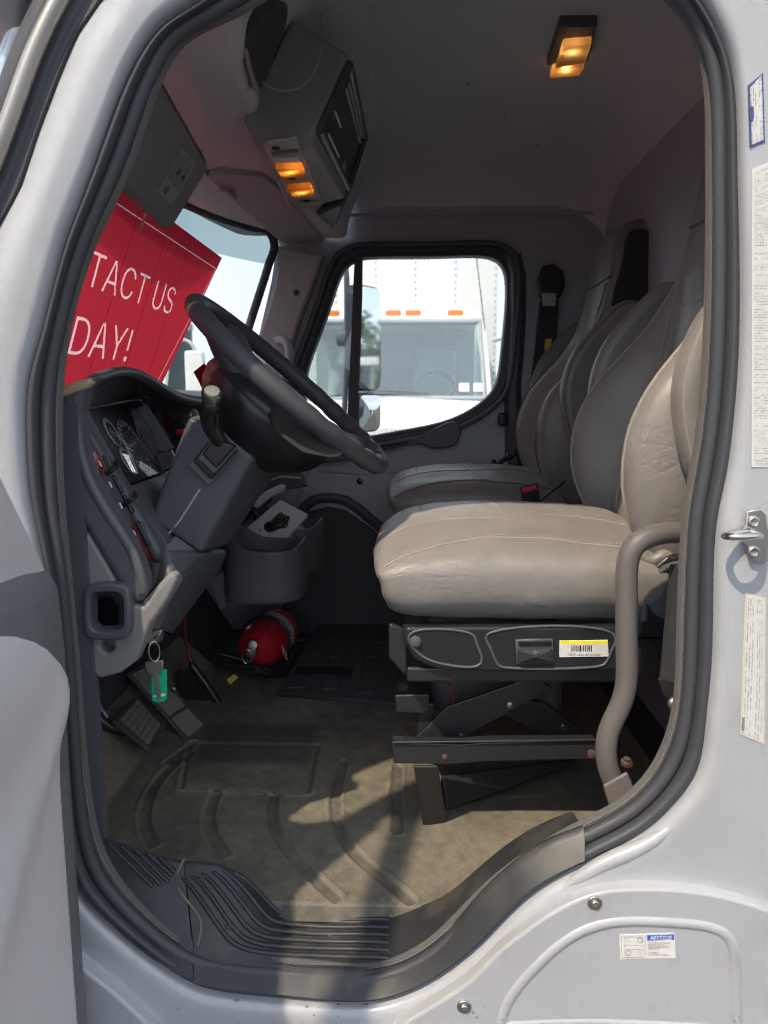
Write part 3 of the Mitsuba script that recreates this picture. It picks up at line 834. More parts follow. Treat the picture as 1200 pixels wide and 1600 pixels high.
from scipy.spatial import cKDTree
GRO = [[(292, 1182), (262, 1205), (240, 1232), (226, 1268), (226, 1295), (238, 1322)], [(337, 1242), (327, 1268), (326, 1292), (335, 1316), (350, 1338)],
       [(427, 1246), (424, 1275), (430, 1300), (448, 1328), (485, 1368), (525, 1405)], [(536, 1192), (526, 1230), (526, 1275), (540, 1318), (570, 1350), (640, 1408)],
       [(622, 1200), (620, 1250), (622, 1300)], [(300, 1165), (282, 1178), (262, 1192)]]
gpts = np.vstack([spline(px_floor(g), 160) for g in GRO])
GT = cKDTree(gpts)
padq = px_floor([(298, 1163), (497, 1166), (481, 1240), (283, 1234)])
padring = resample(np.vstack([padq, padq[:1]]), 500)
PT = cKDTree(padring)


def mat_z(X, Y):
    q = np.stack([X.ravel(), Y.ravel()], 1)
    d = GT.query(q)[0].reshape(X.shape)
    dp = PT.query(q)[0].reshape(X.shape)
    inside = shapely.contains_xy(Polygon(padq), q[:, 0], q[:, 1]).reshape(X.shape) * 1.0
    z = FZ + 0.010 + 0.004 * (meshkit.fbm(np.stack([X * 4, Y * 4, X * 0], -1), 3) - 0.5) + 0.0012 * meshkit.noise(np.stack([X * 40, Y * 40, X * 0], -1))
    w = 0.0135
    z = z - 0.0050 * np.clip((w + 0.001 - d) / 0.003, 0, 1) + 0.0035 * np.exp(-((d - w - 0.004) / 0.0026) ** 2)
    z = z - 0.006 * np.clip((0.006 - dp) / 0.004, 0, 1) + 0.004 * np.exp(-((dp - 0.010) / 0.004) ** 2) * (1 - inside)
    # rises to the toe board at the front
    return z + np.clip(-0.68 - X, 0, 1) * 0.9 - np.clip(0.128 - Y, 0, 1) * 1.2


fm = thing('floor_mat', 'dusty worn rubber floor mat with moulded channels in front of the driver seat', 'floor mat')
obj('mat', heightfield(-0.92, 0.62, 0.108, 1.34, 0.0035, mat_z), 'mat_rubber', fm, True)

fm2 = thing('floor_mat', 'clean black ribbed rubber mat on the floor beyond the fire extinguisher', 'floor mat')
mq = px_floor([(432, 1083), (470, 1022), (520, 958), (700, 958), (720, 1020), (700, 1110), (640, 1101), (540, 1092)], FZ + 0.022)
obj('mat', slab(mq, [0, 0, FZ + 0.024], [1, 0, 0], [0, 1, 0], [0, 0, 1], 0.012, 0.004), 'mat_black', fm2)
for x0, x1, y0, y1 in ((452, 477, 1026, 1074), (508, 532, 1026, 1076), (562, 588, 1026, 1082), (620, 648, 1030, 1090), (462, 480, 970, 1000), (500, 520, 965, 1002), (548, 566, 966, 1002), (592, 612, 966, 1004)):
    c = [(x0 + 7, y0), (x1 + 3, y0), (x1 - 4, y1), (x0 - 4, y1)]
    lq = px_floor(c, FZ + 0.026)
    obj('rib', tube(np.c_[resample(np.vstack([lq, lq[:1]]), 40)[:-1], np.full(39, FZ + 0.0245)], 0.0035, 6, closed=True), 'mat_black', fm2)
sq = px_floor([(463, 1042), (552, 1044), (548, 1058), (460, 1053)], FZ + 0.027)
obj('grip_pad', slab(sq, [0, 0, FZ + 0.030], [1, 0, 0], [0, 1, 0], [0, 0, 1], 0.008, 0.002), 'plastic_black', fm2)
for x, y in ((505, 1022), (572, 1028), (486, 1075), (600, 1085), (510, 962)):
    c = PZ(x, y, FZ + 0.0245)
    obj('stud', revolve([(0.008, 0), (0.007, 0.002), (0.003, 0.003)], c, [0, 0, 1], 12), 'plastic_black', fm2)

# ------------------------------------------------------------------ dashboard
dash = thing('dashboard', 'dark grey dashboard with hooded gauges and wood grain switch panel', 'dashboard')
rim = [(224, 925, .125), (222, 905, .125), (206, 860, .125), (166, 797, .125), (137, 742, .125), (124, 695, .125), (120, 650, .13), (127, 613, .16), (158, 588, .27), (204, 582, .42), (240, 599, .52), (275, 620, .65), (322, 630, .82), (400, 633, 1.1), (450, 640, 1.4)]
obj('hood_rim', tube(pl(rim), [.009, .010, .010, .010, .010, .010, .011, .013, .015, .016, .014, .013, .013, .013, .013], 12, steps=140), 'plastic_bezel', dash, True, label='smooth rounded hood rim round the gauges')
A = pl([(205, 850, .17), (160, 770, .16), (120, 690, .16), (113, 640, .17), (125, 605, .22), (160, 583, .32), (205, 580, .44), (240, 598, .54), (275, 620, .67), (318, 634, .82), (325, 690, .82), (310, 760, .72)])
B = pl([(203, 757, .3), (203, 757, .3), (170, 700, .3), (138, 640, .3), (138, 638, .3), (165, 632, .45), (195, 626, .6), (222, 622, .75), (224, 623, .75), (250, 670, .76), (282, 728, .78), (282, 730, .78)])
obj('cluster_recess', strip([A * (1 - t) + B * t for t in np.linspace(0, 1, 6)]), 'plastic_dark', dash, True)
cq = [P(203, 757, .3), P(282, 728, .78), P(222, 622, .75), P(138, 640, .3)]
cl = obj('gauge_cluster', quad_slab(*cq, t=0.02, bev=0.003), 'dial', dash, 30, label='black gauge cluster behind clear cover')
co = cq[0]
cu = (cq[1] - cq[0]) / np.linalg.norm(cq[1] - cq[0])
cn = np.cross(cu, cq[3] - cq[0])
cn /= np.linalg.norm(cn)
cv = np.cross(cn, cu)
if cn[0] < 0:
    cn = -cn
CW = np.linalg.norm(cq[1] - cq[0])
CH = abs((cq[3] - cq[0]) @ cv)
def on_cl(u, v, h=0.003):
    return co + cu * u * CW + cv * v * CH * (1 if (cq[3] - cq[0]) @ cv > 0 else -1) + cn * h
for u, v, r in ((0.33, 0.45, 0.062), (0.62, 0.45, 0.062), (0.13, 0.68, 0.03), (0.13, 0.28, 0.03), (0.84, 0.68, 0.03), (0.84, 0.28, 0.03)):
    c = on_cl(u, v)
    ring = [c + r * (math.cos(a) * cu + math.sin(a) * cv) for a in np.arange(40) * math.tau / 40]
    g = obj('gauge', tube(ring, 0.0012, 6, closed=True), 'plastic_grey', cl, True)
    marks = [tube([c + r * q * (math.cos(a) * cu + math.sin(a) * cv) for q in (0.78, 0.92)], 0.0008, 5) for a in np.linspace(-0.7, 3.84, 15)]
    obj('gauge_marks', cat(*marks), 'white_print', cl)
    obj('needle', tube([c + r * q * (math.cos(3.5) * cu + math.sin(3.5) * cv) for q in (-0.15, 0.75)], 0.0012, 5), 'red_plastic', cl)
cov = [q + cn * 0.016 for q in cq]
obj('cluster_cover', tri(np.array(cov), [[0, 1, 2], [0, 2, 3]]), 'lens_clear', cl, False)
obj('lower_fascia', quad_slab(P(203, 759, .3), P(262, 852, .3), P(303, 800, .7), P(284, 729, .78), t=0.012, bev=0.003), 'plastic_bezel', dash, 30)
obj('lower_fascia', quad_slab(P(160, 703, .28), P(247, 872, .26), P(264, 854, .3), P(204, 757, .3), t=0.012, bev=0.002), 'plastic_bezel', dash, 30)
sp = obj('switch_panel', quad_slab(P(138, 706, .185), P(228, 893, .185), P(247, 868, .255), P(160, 703, .255), t=0.012, bev=0.002), 'wood', dash, 30, label='glossy wood grain switch panel')
a0, a1, b0, b1 = P(138, 706, .185), P(228, 893, .185), P(160, 703, .255), P(247, 868, .255)
nn = np.cross(a1 - a0, b0 - a0)
nn /= np.linalg.norm(nn)
if nn[0] < 0:
    nn = -nn
def on_sw(u, v, h):
    return (a0 * (1 - u) + a1 * u) * (1 - v) + (b0 * (1 - u) + b1 * u) * v + nn * h
for u0, u1 in ((0.06, 0.20), (0.24, 0.38), (0.42, 0.56), (0.66, 0.86)):
    s = obj('switch', hull([on_sw(u, v, 0.004) for u in (u0, u1) for v in (0.68, 0.94)], 0.003), 'plastic_black', sp, 30)
    obj('rocker', hull([on_sw(u0 + 0.02, 0.73, 0.008), on_sw(u1 - 0.02, 0.73, 0.005), on_sw(u0 + 0.02, 0.88, 0.008), on_sw(u1 - 0.02, 0.88, 0.005)], 0.003), 'plastic_dark', sp, 30)
    obj('lamp', hull([on_sw(u0 + 0.03, 0.3, 0.002), on_sw(u0 + 0.07, 0.3, 0.002)], 0.0018), 'white_print', sp, 30)
bar = obj('trim_bar', tube([P(129, 662, .23), P(150, 700, .24), P(178, 745, .245), (P(205, 792, .25)), P(235, 845, .25), P(250, 872, .25)], 0.013, 12, steps=30), 'plastic_dark', dash, True)
for x, y in ((172, 735), (202, 782)):
    obj('hook', tube([P(x - 12, y + 12, .235), P(x - 6, y + 5, .215), P(x + 4, y - 2, .212), P(x + 10, y - 7, .225), P(x + 8, y - 12, .24)], 0.0045, 8, steps=20), 'plastic_black', bar)
for q in (((196, 652), (208, 640), (254, 702), (238, 708)), ((216, 640), (228, 632), (270, 700), (258, 704)), ((240, 712), (262, 704), (276, 726), (252, 735))):
    obj('module', hull([P(x, y, Y) for x, y in q for Y in (0.60, 0.66)], 0.004), 'plastic_black' if q[0][0] == 240 else 'plastic_dark', dash, 30)
obj('air_vent', revolve([(0.045, 0), (0.042, 0.012), (0.034, 0.014), (0.030, 0.0)], P(258, 660, .74), [1, -0.25, 0.2], 28), 'plastic_dark', dash)
obj('air_vent', revolve([(0.031, 0), (0.028, 0.004)], P(258, 660, .74), [1, -0.25, 0.2], 24), 'maroon', dash)
obj('knob', revolve([(0.018, 0), (0.017, 0.02), (0.014, 0.024), (0.004, 0.025)], P(293, 650, .72), [1, -0.4, 0.2], 20), 'steel_dull', dash)
obj('warning_lamp', rbox(P(282, 675, .72), [0.02, 0.03, 0.018], 0.005), 'red_plastic', dash)
obj('switch_block', hull([P(x, y, Y) for x, y in ((268, 660), (285, 655), (300, 690), (285, 700)) for Y in (.74, .80)], 0.004), 'plastic_black', dash)
chip = hull([P(96, 596, .17), P(140, 589, .24), P(96, 626, .16), P(138, 602, .215)], 0.006)
obj('worn_patch', side_slab([(92, 606), (112, 597), (138, 590), (142, 597), (132, 607), (118, 612), (105, 618), (92, 622)], .115, 0.02, 0.006), 'tan_chip', dash, label='tan worn foam patch at the near end of the hood')
obj('hood_end', side_slab([(91, 612), (112, 598), (138, 588), (150, 590), (134, 606), (124, 640), (126, 690), (138, 735), (168, 790), (208, 855), (226, 900), (230, 922), (222, 940), (208, 944), (192, 925), (124, 812), (97, 768), (91, 700)], .12, 0.035, 0.013), 'plastic_bezel', dash, 40)
# main body across the cab
def body_prof(y):
    k = max(0.0, (y - 0.9))
    s = -0.03
    return [(-0.99, .84), (-0.90, .885), (-0.72, .888), (-0.60, .865), (-0.56, .83), (-0.54, .74), (-0.52, .62), (-0.53, .50), (-0.60, .42), (-0.95, .36)]


prof_d = spline(np.array(body_prof(0)), 60)
obj('dash_body', strip([[[x, y, z] for x, z in prof_d] for y in (0.85, 1.1, 1.4, 1.79)]), 'plastic_dark', dash, True)
prof_n = spline(np.array([(-0.99, .84), (-0.90, .885), (-0.76, .885), (-0.70, .84), (-0.68, .70), (-0.62, .50), (-0.66, .42), (-0.95, .36)]), 40)
obj('dash_body', strip([[[x, y, z] for x, z in prof_n] for y in (0.10, 0.5, 0.87)]), 'plastic_dark', dash, True)
# near end below the hood, with square outlet and round hole
vent_o = [(148, 928), (184, 928), (190, 936), (191, 976), (184, 986), (150, 986), (142, 978), (141, 938)]
hole_r = [(167 + 11 * math.cos(a), 1010 + 11 * math.sin(a)) for a in np.arange(20) * math.tau / 20]
end_q = [(96, 806), (119, 811), (140, 838), (165, 880), (190, 926), (207, 945), (224, 948), (240, 926), (266, 897), (277, 905), (262, 938), (236, 975), (222, 1010), (212, 1034), (188, 1052), (156, 1061), (118, 1030), (100, 1010), (96, 900)]
de = obj('end_panel', side_slab(end_q, .125, 0.03, 0.006, [vent_o, hole_r]), 'dash_grey', dash, label='light grey panel at the near end of the dashboard')
def ringq(k):
    c = np.array([166, 957])
    return [tuple(c + (np.array(q) - c) * k) for q in vent_o]
obj('outlet', side_slab(ringq(1.45), .105, 0.03, 0.005, [ringq(1.0)], 40, 40), 'plastic_bezel', de, True, label='square outlet with a thick rounded frame')
obj('outlet_throat', strip([spline(np.array([P(x, y, Y) for x, y in ringq(k)]), 40, True) for Y, k in ((.115, 1.0), (.13, 0.9), (.15, 0.82), (.24, 0.7))] , closed_c=True), 'plastic_dark', de, True)
obj('outlet_throat', side_slab(ringq(0.9), .22, 0.01, 0.001), 'plastic_black', de, False)
obj('hole_back', side_slab([(150, 995), (185, 995), (185, 1025), (150, 1025)], .165, 0.005, 0.001), 'plastic_mid', de, False)
obj('knee_bolster', hull([P(262, 870, .2), P(268, 905, .17), P(243, 975, .17), P(300, 872, .32), P(345, 866, .6), P(335, 888, .6), P(262, 985, .42), P(300, 925, .6)], 0.012), 'plastic_dark', dash, 30)
obj('bolster_strip', hull([P(228, 942, .14), P(270, 898, .15), P(280, 905, .17), P(240, 968, .17), P(222, 1000, .16)], 0.006), 'dash_grey', dash, 30)
obj('under_panel', quad_slab(P(110, 840, .14), P(232, 990, .14), P(300, 925, .6), P(300, 800, .8), t=0.01), 'plastic_black', dash, 30)
obj('kick_side', boxm(-0.98, -0.55, 0.115, 0.135, -0.10, 0.86), 'plastic_dark', dash, False)

# ------------------------------------------------------------------ steering column and stalk
col = thing('steering_column', 'grey steering column shroud with a black brake stalk', 'steering column')
obj('shroud', hull([P(303, 662, .37), P(352, 682, .36), P(388, 716, .36), P(312, 852, .36), P(250, 808, .36), P(258, 778, .36), P(318, 655, .58), P(418, 742, .52), P(350, 842, .52), P(275, 800, .56)], 0.013), 'plastic_bezel', col, 30)
obj('shroud_seam', tube([P(312, 765, .3465), P(280, 815, .3465), P(262, 836, .352)], 0.0022, 6), 'plastic_mid', col)
bl = [(298, 727), (322, 696), (366, 709), (326, 755)]
cx, cy = 328, 722
prev = None
for i, (k, Y, dx, dy) in enumerate(((1.0, .335, 0, 0), (0.88, .322, 4, -6), (0.76, .309, 8, -11), (0.63, .296, 11, -16))):
    ring = [P(cx + dx + (x - cx) * k, cy + dy + (y - cy) * k, Y) for x, y in bl]
    obj('boot', hull(ring + [p + [0, 0.012, 0] for p in ring], 0.004), 'plastic_black' if i % 2 else 'console_grey', col, 30)
stalk = obj('stalk', tube([P(347, 704, .32), P(342, 688, .300), P(331, 668, .282), P(327, 650, .266), P(331, 630, .247)], [.0145, .0145, .0165, .0175, .0172], 16, steps=40), 'plastic_black', col, True)
for k in range(4):
    obj('stalk_rib', tube([P(318 + 7 * k, 664 + 1.5 * k, .262), P(316 + 7 * k + k, 640, .25), P(319 + 7 * k, 624, .24)], 0.0028, 6), 'plastic_black', stalk)
ax = P(330, 612, .232) - P(328, 640, .258)
obj('stalk_cap', revolve([(0.0180, -0.012), (0.0188, 0.0), (0.0175, 0.004), (0.0145, 0.0045)], P(331, 614, .236), ax, 28), 'steel', stalk)
obj('stalk_cap', revolve([(0.0143, 0.003), (0.0136, 0.0065), (0.004, 0.0078)], P(331, 614, .236), ax, 28), 'brass', stalk, label='pale brass button on the stalk end')

# ------------------------------------------------------------------ steering wheel
sw = thing('steering_wheel', 'worn black steering wheel with finger grips and a deep hub', 'steering wheel')
WC, WN, WU, WV = P(455, 602, .46), np.array([.665, 0, .747]), np.array([.747, 0, -.665]), np.array([0, 1.0, 0])
WR = 0.247
def wp(r, a, h=0.0):
    return WC + r * (math.cos(a) * WU + math.sin(a) * WV) + h * WN
na = 240
path, rad = [], []
for a in np.arange(na) * math.tau / na:
    w = math.cos(a * 26) * max(0, math.cos(a) * 0.9 + 0.1) ** 0.5 if math.cos(a) > -0.1 else 0
    path.append(wp(WR - 0.0015 * w, a))
    rad.append(0.0195 + 0.0016 * w)
obj('rim', tube(path, rad, 14, closed=True), 'rubber', sw, True)
obj('hub', revolve([(0.0, -0.022), (0.09, -0.024), (0.13, -0.032), (0.152, -0.05), (0.158, -0.075), (0.148, -0.105), (0.122, -0.14), (0.09, -0.165), (0.0, -0.17)][::-1], WC, WN, 48), 'plastic_black', sw, True)
obj('horn_pad', revolve([(0.0, -0.005), (0.05, -0.006), (0.078, -0.012), (0.088, -0.024), (0.088, -0.04)][::-1], WC, WN, 40), 'plastic_dark', sw, True)
for a in (-0.62, 0.62, math.pi - 0.62, math.pi + 0.62):
    s = loft([[wp(r, a) + d * wd * np.array([0, 0, 0]) + wid * math.cos(b) * (-math.sin(a) * WU + math.cos(a) * WV) + (h + th * math.sin(b)) * WN for b in np.arange(16) * math.tau / 16]
              for r, wid, h, th, d, wd in ((0.10, 0.055, -0.05, 0.03, 0, 0), (0.145, 0.048, -0.04, 0.024, 0, 0), (0.19, 0.038, -0.022, 0.016, 0, 0), (0.225, 0.034, -0.006, 0.011, 0, 0), (0.243, 0.034, 0.0, 0.009, 0, 0))])
    obj('spoke', s, 'plastic_dark', sw, True)
grip = loft([[P(x, y, Y) + np.array([math.cos(b) * wx, math.sin(b) * 0.012, math.sin(b) * wz]) for b in np.arange(14) * math.tau / 14] for x, y, Y, wx, wz in ((432, 645, .30, .012, .012), (450, 660, .275, .028, .024), (485, 690, .262, .034, .02), (515, 704, .262, .026, .012), (532, 706, .27, .010, .006))])
obj('thumb_pad', grip, 'rubber_matte', sw, True)

# ------------------------------------------------------------------ red sign leaning inside the windscreen
SO, SP2 = np.array([-0.655, 0.0, 1.37]), np.array([-0.81, 0.0, 0.91])
SV = (SO - SP2) / np.linalg.norm(SO - SP2)
SU = np.array([0, 1.0, 0])
SN_ = np.cross(SU, SV)
if SN_[0] < 0:
    SN_ = -SN_
def on_sign(px, py):
    p = plane_hit(px, py, SO, SN_)
    return np.array([p @ SU, (p - SO) @ SV])
tr, br = on_sign(347, 403), on_sign(250, 602)
topv, botv = tr[1], br[1] - 0.02
yr = (tr[0] + br[0]) / 2
sg = thing('red_sign', 'red sign with white CONTACT US TODAY! lettering leaning inside the windscreen', 'sign')
def text_area(s, h):
    m = meshkit.text_mesh(s, h, 0.001)
    v, f = np.array(m.vertices), np.array(m.faces)
    f = f[np.ptp(v[f][:, :, 2], axis=1) < 1e-6]
    f = f[v[f][:, :, 2].mean(1) < 0.0005]
    return shapely.unary_union([Polygon(v[q][:, :2]).buffer(1e-6) for q in f]).buffer(-0.016 * h), v[:, 0].max()


def sign_line(s, base_px, top_px, right_px):
    b, t = on_sign(*base_px), on_sign(*top_px)
    a, wmax = text_area(s, t[1] - b[1])
    a = shapely.affinity.scale(a, 1.28, 1.0, origin=(0, 0))
    return shapely.affinity.translate(a, on_sign(*right_px)[0] - wmax * 1.28, b[1])


def sign_sheet(area, h=0.0):
    vs, fs, at = [], [], 0
    for g in getattr(area, 'geoms', [area]):
        if g.is_empty or g.area < 1e-9:
            continue
        v, f = trimesh.creation.triangulate_polygon(g, engine='earcut')
        vs.append(SO + v[:, :1] * SU + v[:, 1:] * SV + SN_ * h)
        fs.append(f + at)
        at += len(v)
    return tri(np.vstack(vs), np.vstack(fs))


letters = [sign_line('CONTACT US', (264, 491), (266, 446), (272, 470)), sign_line('TODAY!', (188, 564), (200, 512), (202, 545))]
lines = []
for q0, q1 in (((0.14, topv - 0.045), (tr[0] - 0.035, topv - 0.045)), ((tr[0] - 0.035, topv - 0.045), (br[0] - 0.035, botv + 0.03))):
    lines.append(shapely.LineString([q0, q1]).buffer(0.0016))
whole = Polygon([(0.12, botv), (br[0], botv), (tr[0], topv), (0.12, topv)])
white = shapely.unary_union(letters + lines)
obj('board', sign_sheet(whole.difference(white)), 'sign_red', sg, False)
obj('border_line', sign_sheet(shapely.unary_union(lines).intersection(whole)), 'sign_white', sg, False)
for a in letters:
    obj('lettering', sign_sheet(a.intersection(whole)), 'sign_white', sg, False, kind='stuff')
for u in (0.42, 0.60, 0.80, 1.02, 1.22):
    if u < yr - 0.05:
        obj('fold_line', tube([SO + SU * (u) + SV * topv + SN_ * 0.001, SO + SU * (u - 0.05) + SV * botv + SN_ * 0.001], 0.0006, 5), 'sign_red', sg)
hs = on_sign(217, 362)
obj('hanger', tube([P(231, 322, .62), SO + SU * hs[0] + SV * hs[1] + SN_ * 0.003], 0.0028, 6), 'white_print', sg)
rc = thing('red_card', 'small dark red card tucked behind the steering wheel', 'card')
obj('card', quad_slab(P(302, 581, .95), P(318, 612, .95), P(330, 596, .9), P(318, 568, .92), t=0.004, bev=0.001), 'maroon', rc, False)

# ------------------------------------------------------------------ overhead: visors, console, lamp, cable
v1 = thing('sun_visor', 'driver sun visor hanging down with a grey printed label', 'sun visor')
va, vb, vc = P(243, 130, .27), P(320, 262, .71), P(266, 350, .72)
vd = P(176, 262, .27)
vd = vd - np.cross(vc - vb, va - vb) * (np.dot(vd - vb, np.cross(vc - vb, va - vb)) / np.dot(np.cross(vc - vb, va - vb), np.cross(vc - vb, va - vb)))
obj('panel', hull([p + e for p in (va, vb, vc, vd) for e in (np.zeros(3), np.array([-0.014, 0, -0.006]))], 0.006), 'dash_grey', v1, 30)
vn = np.cross(vc - vb, va - vb)
vn /= np.linalg.norm(vn)
if vn[0] < 0:
    vn = -vn
def on_v(x, y, h=0.0065):
    return plane_hit(x, y, vb, vn) + vn * h
lq = [on_v(243, 296), on_v(265, 319), on_v(303, 253), on_v(281, 230)]
lb = obj('label', quad_slab(*lq, t=0.001, bev=0.0002), 'label_grey', v1, False, label='grey printed label')
def on_l(u, v):
    return (lq[0] * (1 - u) + lq[3] * u) * (1 - v) + (lq[1] * (1 - u) + lq[2] * u) * v + vn * 0.0006
pr = []
for i in range(9):
    v = 0.12 + i * 0.09
    x = 0.34
    while x < 0.94:
        w = rng.uniform(0.04, 0.13)
        pr.append(tube([on_l(x, v), on_l(min(x + w, 0.95), v)], 0.0007, 4))
        x += w + 0.03
obj('label_print', cat(*pr), 'ink_grey', lb, False)
c = on_l(0.15, 0.3)
obj('label_mark', tube([c + 0.008 * (math.cos(a) * (lq[1] - lq[0]) / np.linalg.norm(lq[1] - lq[0]) + math.sin(a) * (lq[3] - lq[0]) / np.linalg.norm(lq[3] - lq[0])) for a in np.arange(14) * math.tau / 14], 0.0013, 5, closed=True), 'ink', lb)
for v in (0.35, 0.7):
    obj('label_mark', hull([on_l(0.55 + 0.1 * q, v + w) for q in (0, 1) for w in (0, 0.12)], 0.0006), 'ink', lb)
obj('clip', rbox(P(308, 240, .70), [0.02, 0.03, 0.02], 0.006), 'plastic_black', v1)
obj('hinge_rod', tube([va + [0.0, 0, 0.012], vb + [0, 0, 0.012]], 0.005, 8), 'plastic_dark', v1)
v2k = thing('sun_visor', 'passenger sun visor folded up against the header', 'sun visor')
vq = [PZ(x, y, 1.447)[:2] for x, y in ((322, 278), (345, 271), (412, 276), (440, 298), (505, 376), (500, 384), (446, 386), (436, 378))]
obj('panel', slab(vq, [0, 0, 1.447], [1, 0, 0], [0, 1, 0], [0, 0, -1], 0.022, 0.007), 'plastic_mid', v2k, 40)
obj('clip', tube([PZ(340, 300, 1.445), PZ(352, 297, 1.438), PZ(362, 304, 1.438), PZ(366, 312, 1.445)], 0.006, 8, steps=16), 'plastic_grey', v2k)
oc = thing('overhead_console', 'overhead console with two lit amber map lights and a dark radio pocket', 'overhead console')
k1, k2, k3, k4 = P(414, 228, .57), P(480, 216, .57), P(532, 304, 1.2), P(462, 322, 1.2)
k5, k6 = P(536, 92, .58), P(563, 208, 1.2)
obj('housing', hull([k1, k2, k3, k4, P(458, 320, 1.17), k5, k6, k5 + [-0.1, 0, 0.06], k6 + [-0.1, 0, 0.05], k1 + [-0.03, 0, 0.05], k4 + [-0.03, 0, 0.05]], 0.012), 'header_plastic', oc, 25)
on = np.cross(k2 - k1, k4 - k1)
on /= np.linalg.norm(on)
if on[2] > 0:
    on = -on
def on_k(u, v, h=0.0):
    return (k1 * (1 - u) + k2 * u) * (1 - v) + (k4 * (1 - u) + k3 * u) * v + on * (0.012 + h)
def kp(x, y, h=0.0):
    return plane_hit(x, y, k1 + on * 0.0145, on) + on * h


obj('lamp_plate', hull([kp(x, y, -0.003) for x, y in ((413, 230), (421, 224), (462, 218), (503, 318), (478, 324), (458, 316))], 0.004), 'plastic_grey', oc, 25)
def emis(c, k):
    return {'type': 'area', 'radiance': {'type': 'rgb', 'value': [a * k for a in c]}}
AMB = (1.0, 0.36, 0.055)
for q, cl4, bc in (([(432, 254), (468, 253), (474, 262), (470, 267), (440, 267)], [(427, 245), (464, 244), (466, 250), (430, 251)], (452, 259)),
                   ([(450, 287), (482, 285), (488, 293), (484, 298), (457, 298)], [(456, 302), (490, 300), (492, 304), (460, 306)], (470, 292))):
    ml = obj('map_light', hull([kp(x, y, h) for x, y in q for h in (-0.004, 0.012)], 0.003), 'amber_lens', oc, 30, label='lit amber map light')
    obj('bulb', revolve([(0.0, -0.0035), (0.003, -0.002), (0.0035, 0.0), (0.003, 0.002), (0.0, 0.0035)], kp(*bc, 0.002), on, 12), 'amber', ml, True, emitter=emis((1.0, 0.75, 0.42), 18.0))
    obj('clear_lens', hull([kp(x, y, 0.002) for x, y in cl4], 0.003), 'plastic_light', oc, 30)
for i in range(12):
    obj('speaker_slot', tube([kp(424 + i * 3.6, 236 - i * 0.4, 0.002), kp(426 + i * 3.6, 241 - i * 0.4, 0.002)], 0.0014, 5), 'ink', oc, False)
    obj('speaker_slot', tube([kp(466 + i * 2.9, 313 - i * 0.2, 0.002), kp(467 + i * 2.9, 316 - i * 0.2, 0.002)], 0.0012, 5), 'ink', oc, False)
for x, y in ((430, 229), (456, 276), (478, 312)):
    obj('lamp_button', hull([kp(x - 3, y, 0.003), kp(x + 4, y, 0.003)], 0.004), 'ink', oc)
pk = [k2 * 0.85 + k5 * 0.15, k3 * 0.85 + k6 * 0.15, k6 * 0.97 + k3 * 0.03, k5 * 0.97 + k2 * 0.03]
pn = np.cross(pk[1] - pk[0], pk[3] - pk[0])
pn /= np.linalg.norm(pn)
if pn[0] < 0:
    pn = -pn
pk = [p + pn * 0.016 for p in pk]
obj('pocket_rim', cat(*[tube([pk[i], pk[(i + 1) % 4]], 0.010, 8) for i in range(4)]), 'plastic_dark', oc, True)
obj('radio_pocket', hull([p - pn * 0.006 for p in pk], 0.004), 'plastic_black', oc, 30, label='dark radio pocket')
def on_p(u, v, h=0):
    return (pk[0] * (1 - u) + pk[1] * u) * (1 - v) + (pk[3] * (1 - u) + pk[2] * u) * v + pn * h
for v in (0.80, 0.90):
    obj('radio_strip', tube([on_p(0.12, v, 0.0), on_p(0.9, v, 0.0)], 0.004, 6), 'plastic_grey', oc)
for a, b, v in ((0.15, 0.5, 0.12), (0.1, 0.3, 0.42)):
    obj('radio_strip', tube([on_p(a, v, 0.0), on_p(b, v, 0.0)], 0.003, 6), 'plastic_light', oc)
obj('duct', hull([P(x, y, Y) for x, y, Y in ((498, 332, 1.25), (530, 318, 1.25), (545, 285, 1.3), (520, 352, 1.4), (543, 300, 1.4))], 0.008), 'plastic_dark', oc)
# storage opening and cable near the driver
ho, hn = np.array([-0.285, 0, 1.49]), np.array([.17, 0, -.08]) / math.hypot(.17, .08)
pq2 = [plane_hit(x, y, ho, hn) for x, y in ((383, 85), (396, 42), (428, 14), (450, 8), (446, 45), (428, 92), (406, 142), (396, 125))]
uu, vv, _ = frame(hn, (0, 1, 0))
stq = [[(p - ho) @ uu, (p - ho) @ vv] for p in pq2]
obj('storage_pocket', slab(spline(np.array(stq), 50, True), ho, uu, vv, hn, 0.03, 0.004), 'plastic_dark', cab, label='dark storage pocket above the driver')
obj('pocket_edge', tube([plane_hit(x, y, ho + hn * 0.004, hn) for x, y in ((384, 78), (390, 105), (404, 146))], 0.004, 8, steps=20), 'plastic_grey', cab)
cb = thing('cable', 'thin grey cable hanging in a loop below the headliner', 'cable')
cpts = [(362, 52, .36), (372, 78, .40), (385, 100, .43), (405, 125, .45), (435, 140, .46), (462, 139, .47), (487, 118, .48), (500, 86, .49), (504, 50, .50), (502, 20, .52)]
obj('wire', tube(pl(cpts), 0.0026, 8, steps=70), 'label_grey', cb, True)
obj('clip', cat(revolve([(0.020, -0.02), (0.020, 0.0), (0.015, 0.006), (0.011, 0.002)], P(361, 46, .34), [0.35, -0.4, -1], 24), revolve([(0.009, 0), (0.008, 0.006)], P(361, 46, .34), [0.35, -0.4, -1], 16)), 'plastic_dark', cb)
dl = thing('dome_light', 'lit amber dome light on the headliner above the driver seat', 'dome light')
ZC = 1.738
b4 = [PZ(x, y, ZC) for x, y in ((878, 38), (929, 38), (916, 92), (858, 98))]
obj('base', hull([p + [0, 0, h] for p in b4 for h in (0, 0.03)], 0.006), 'plastic_dark', dl, 30)
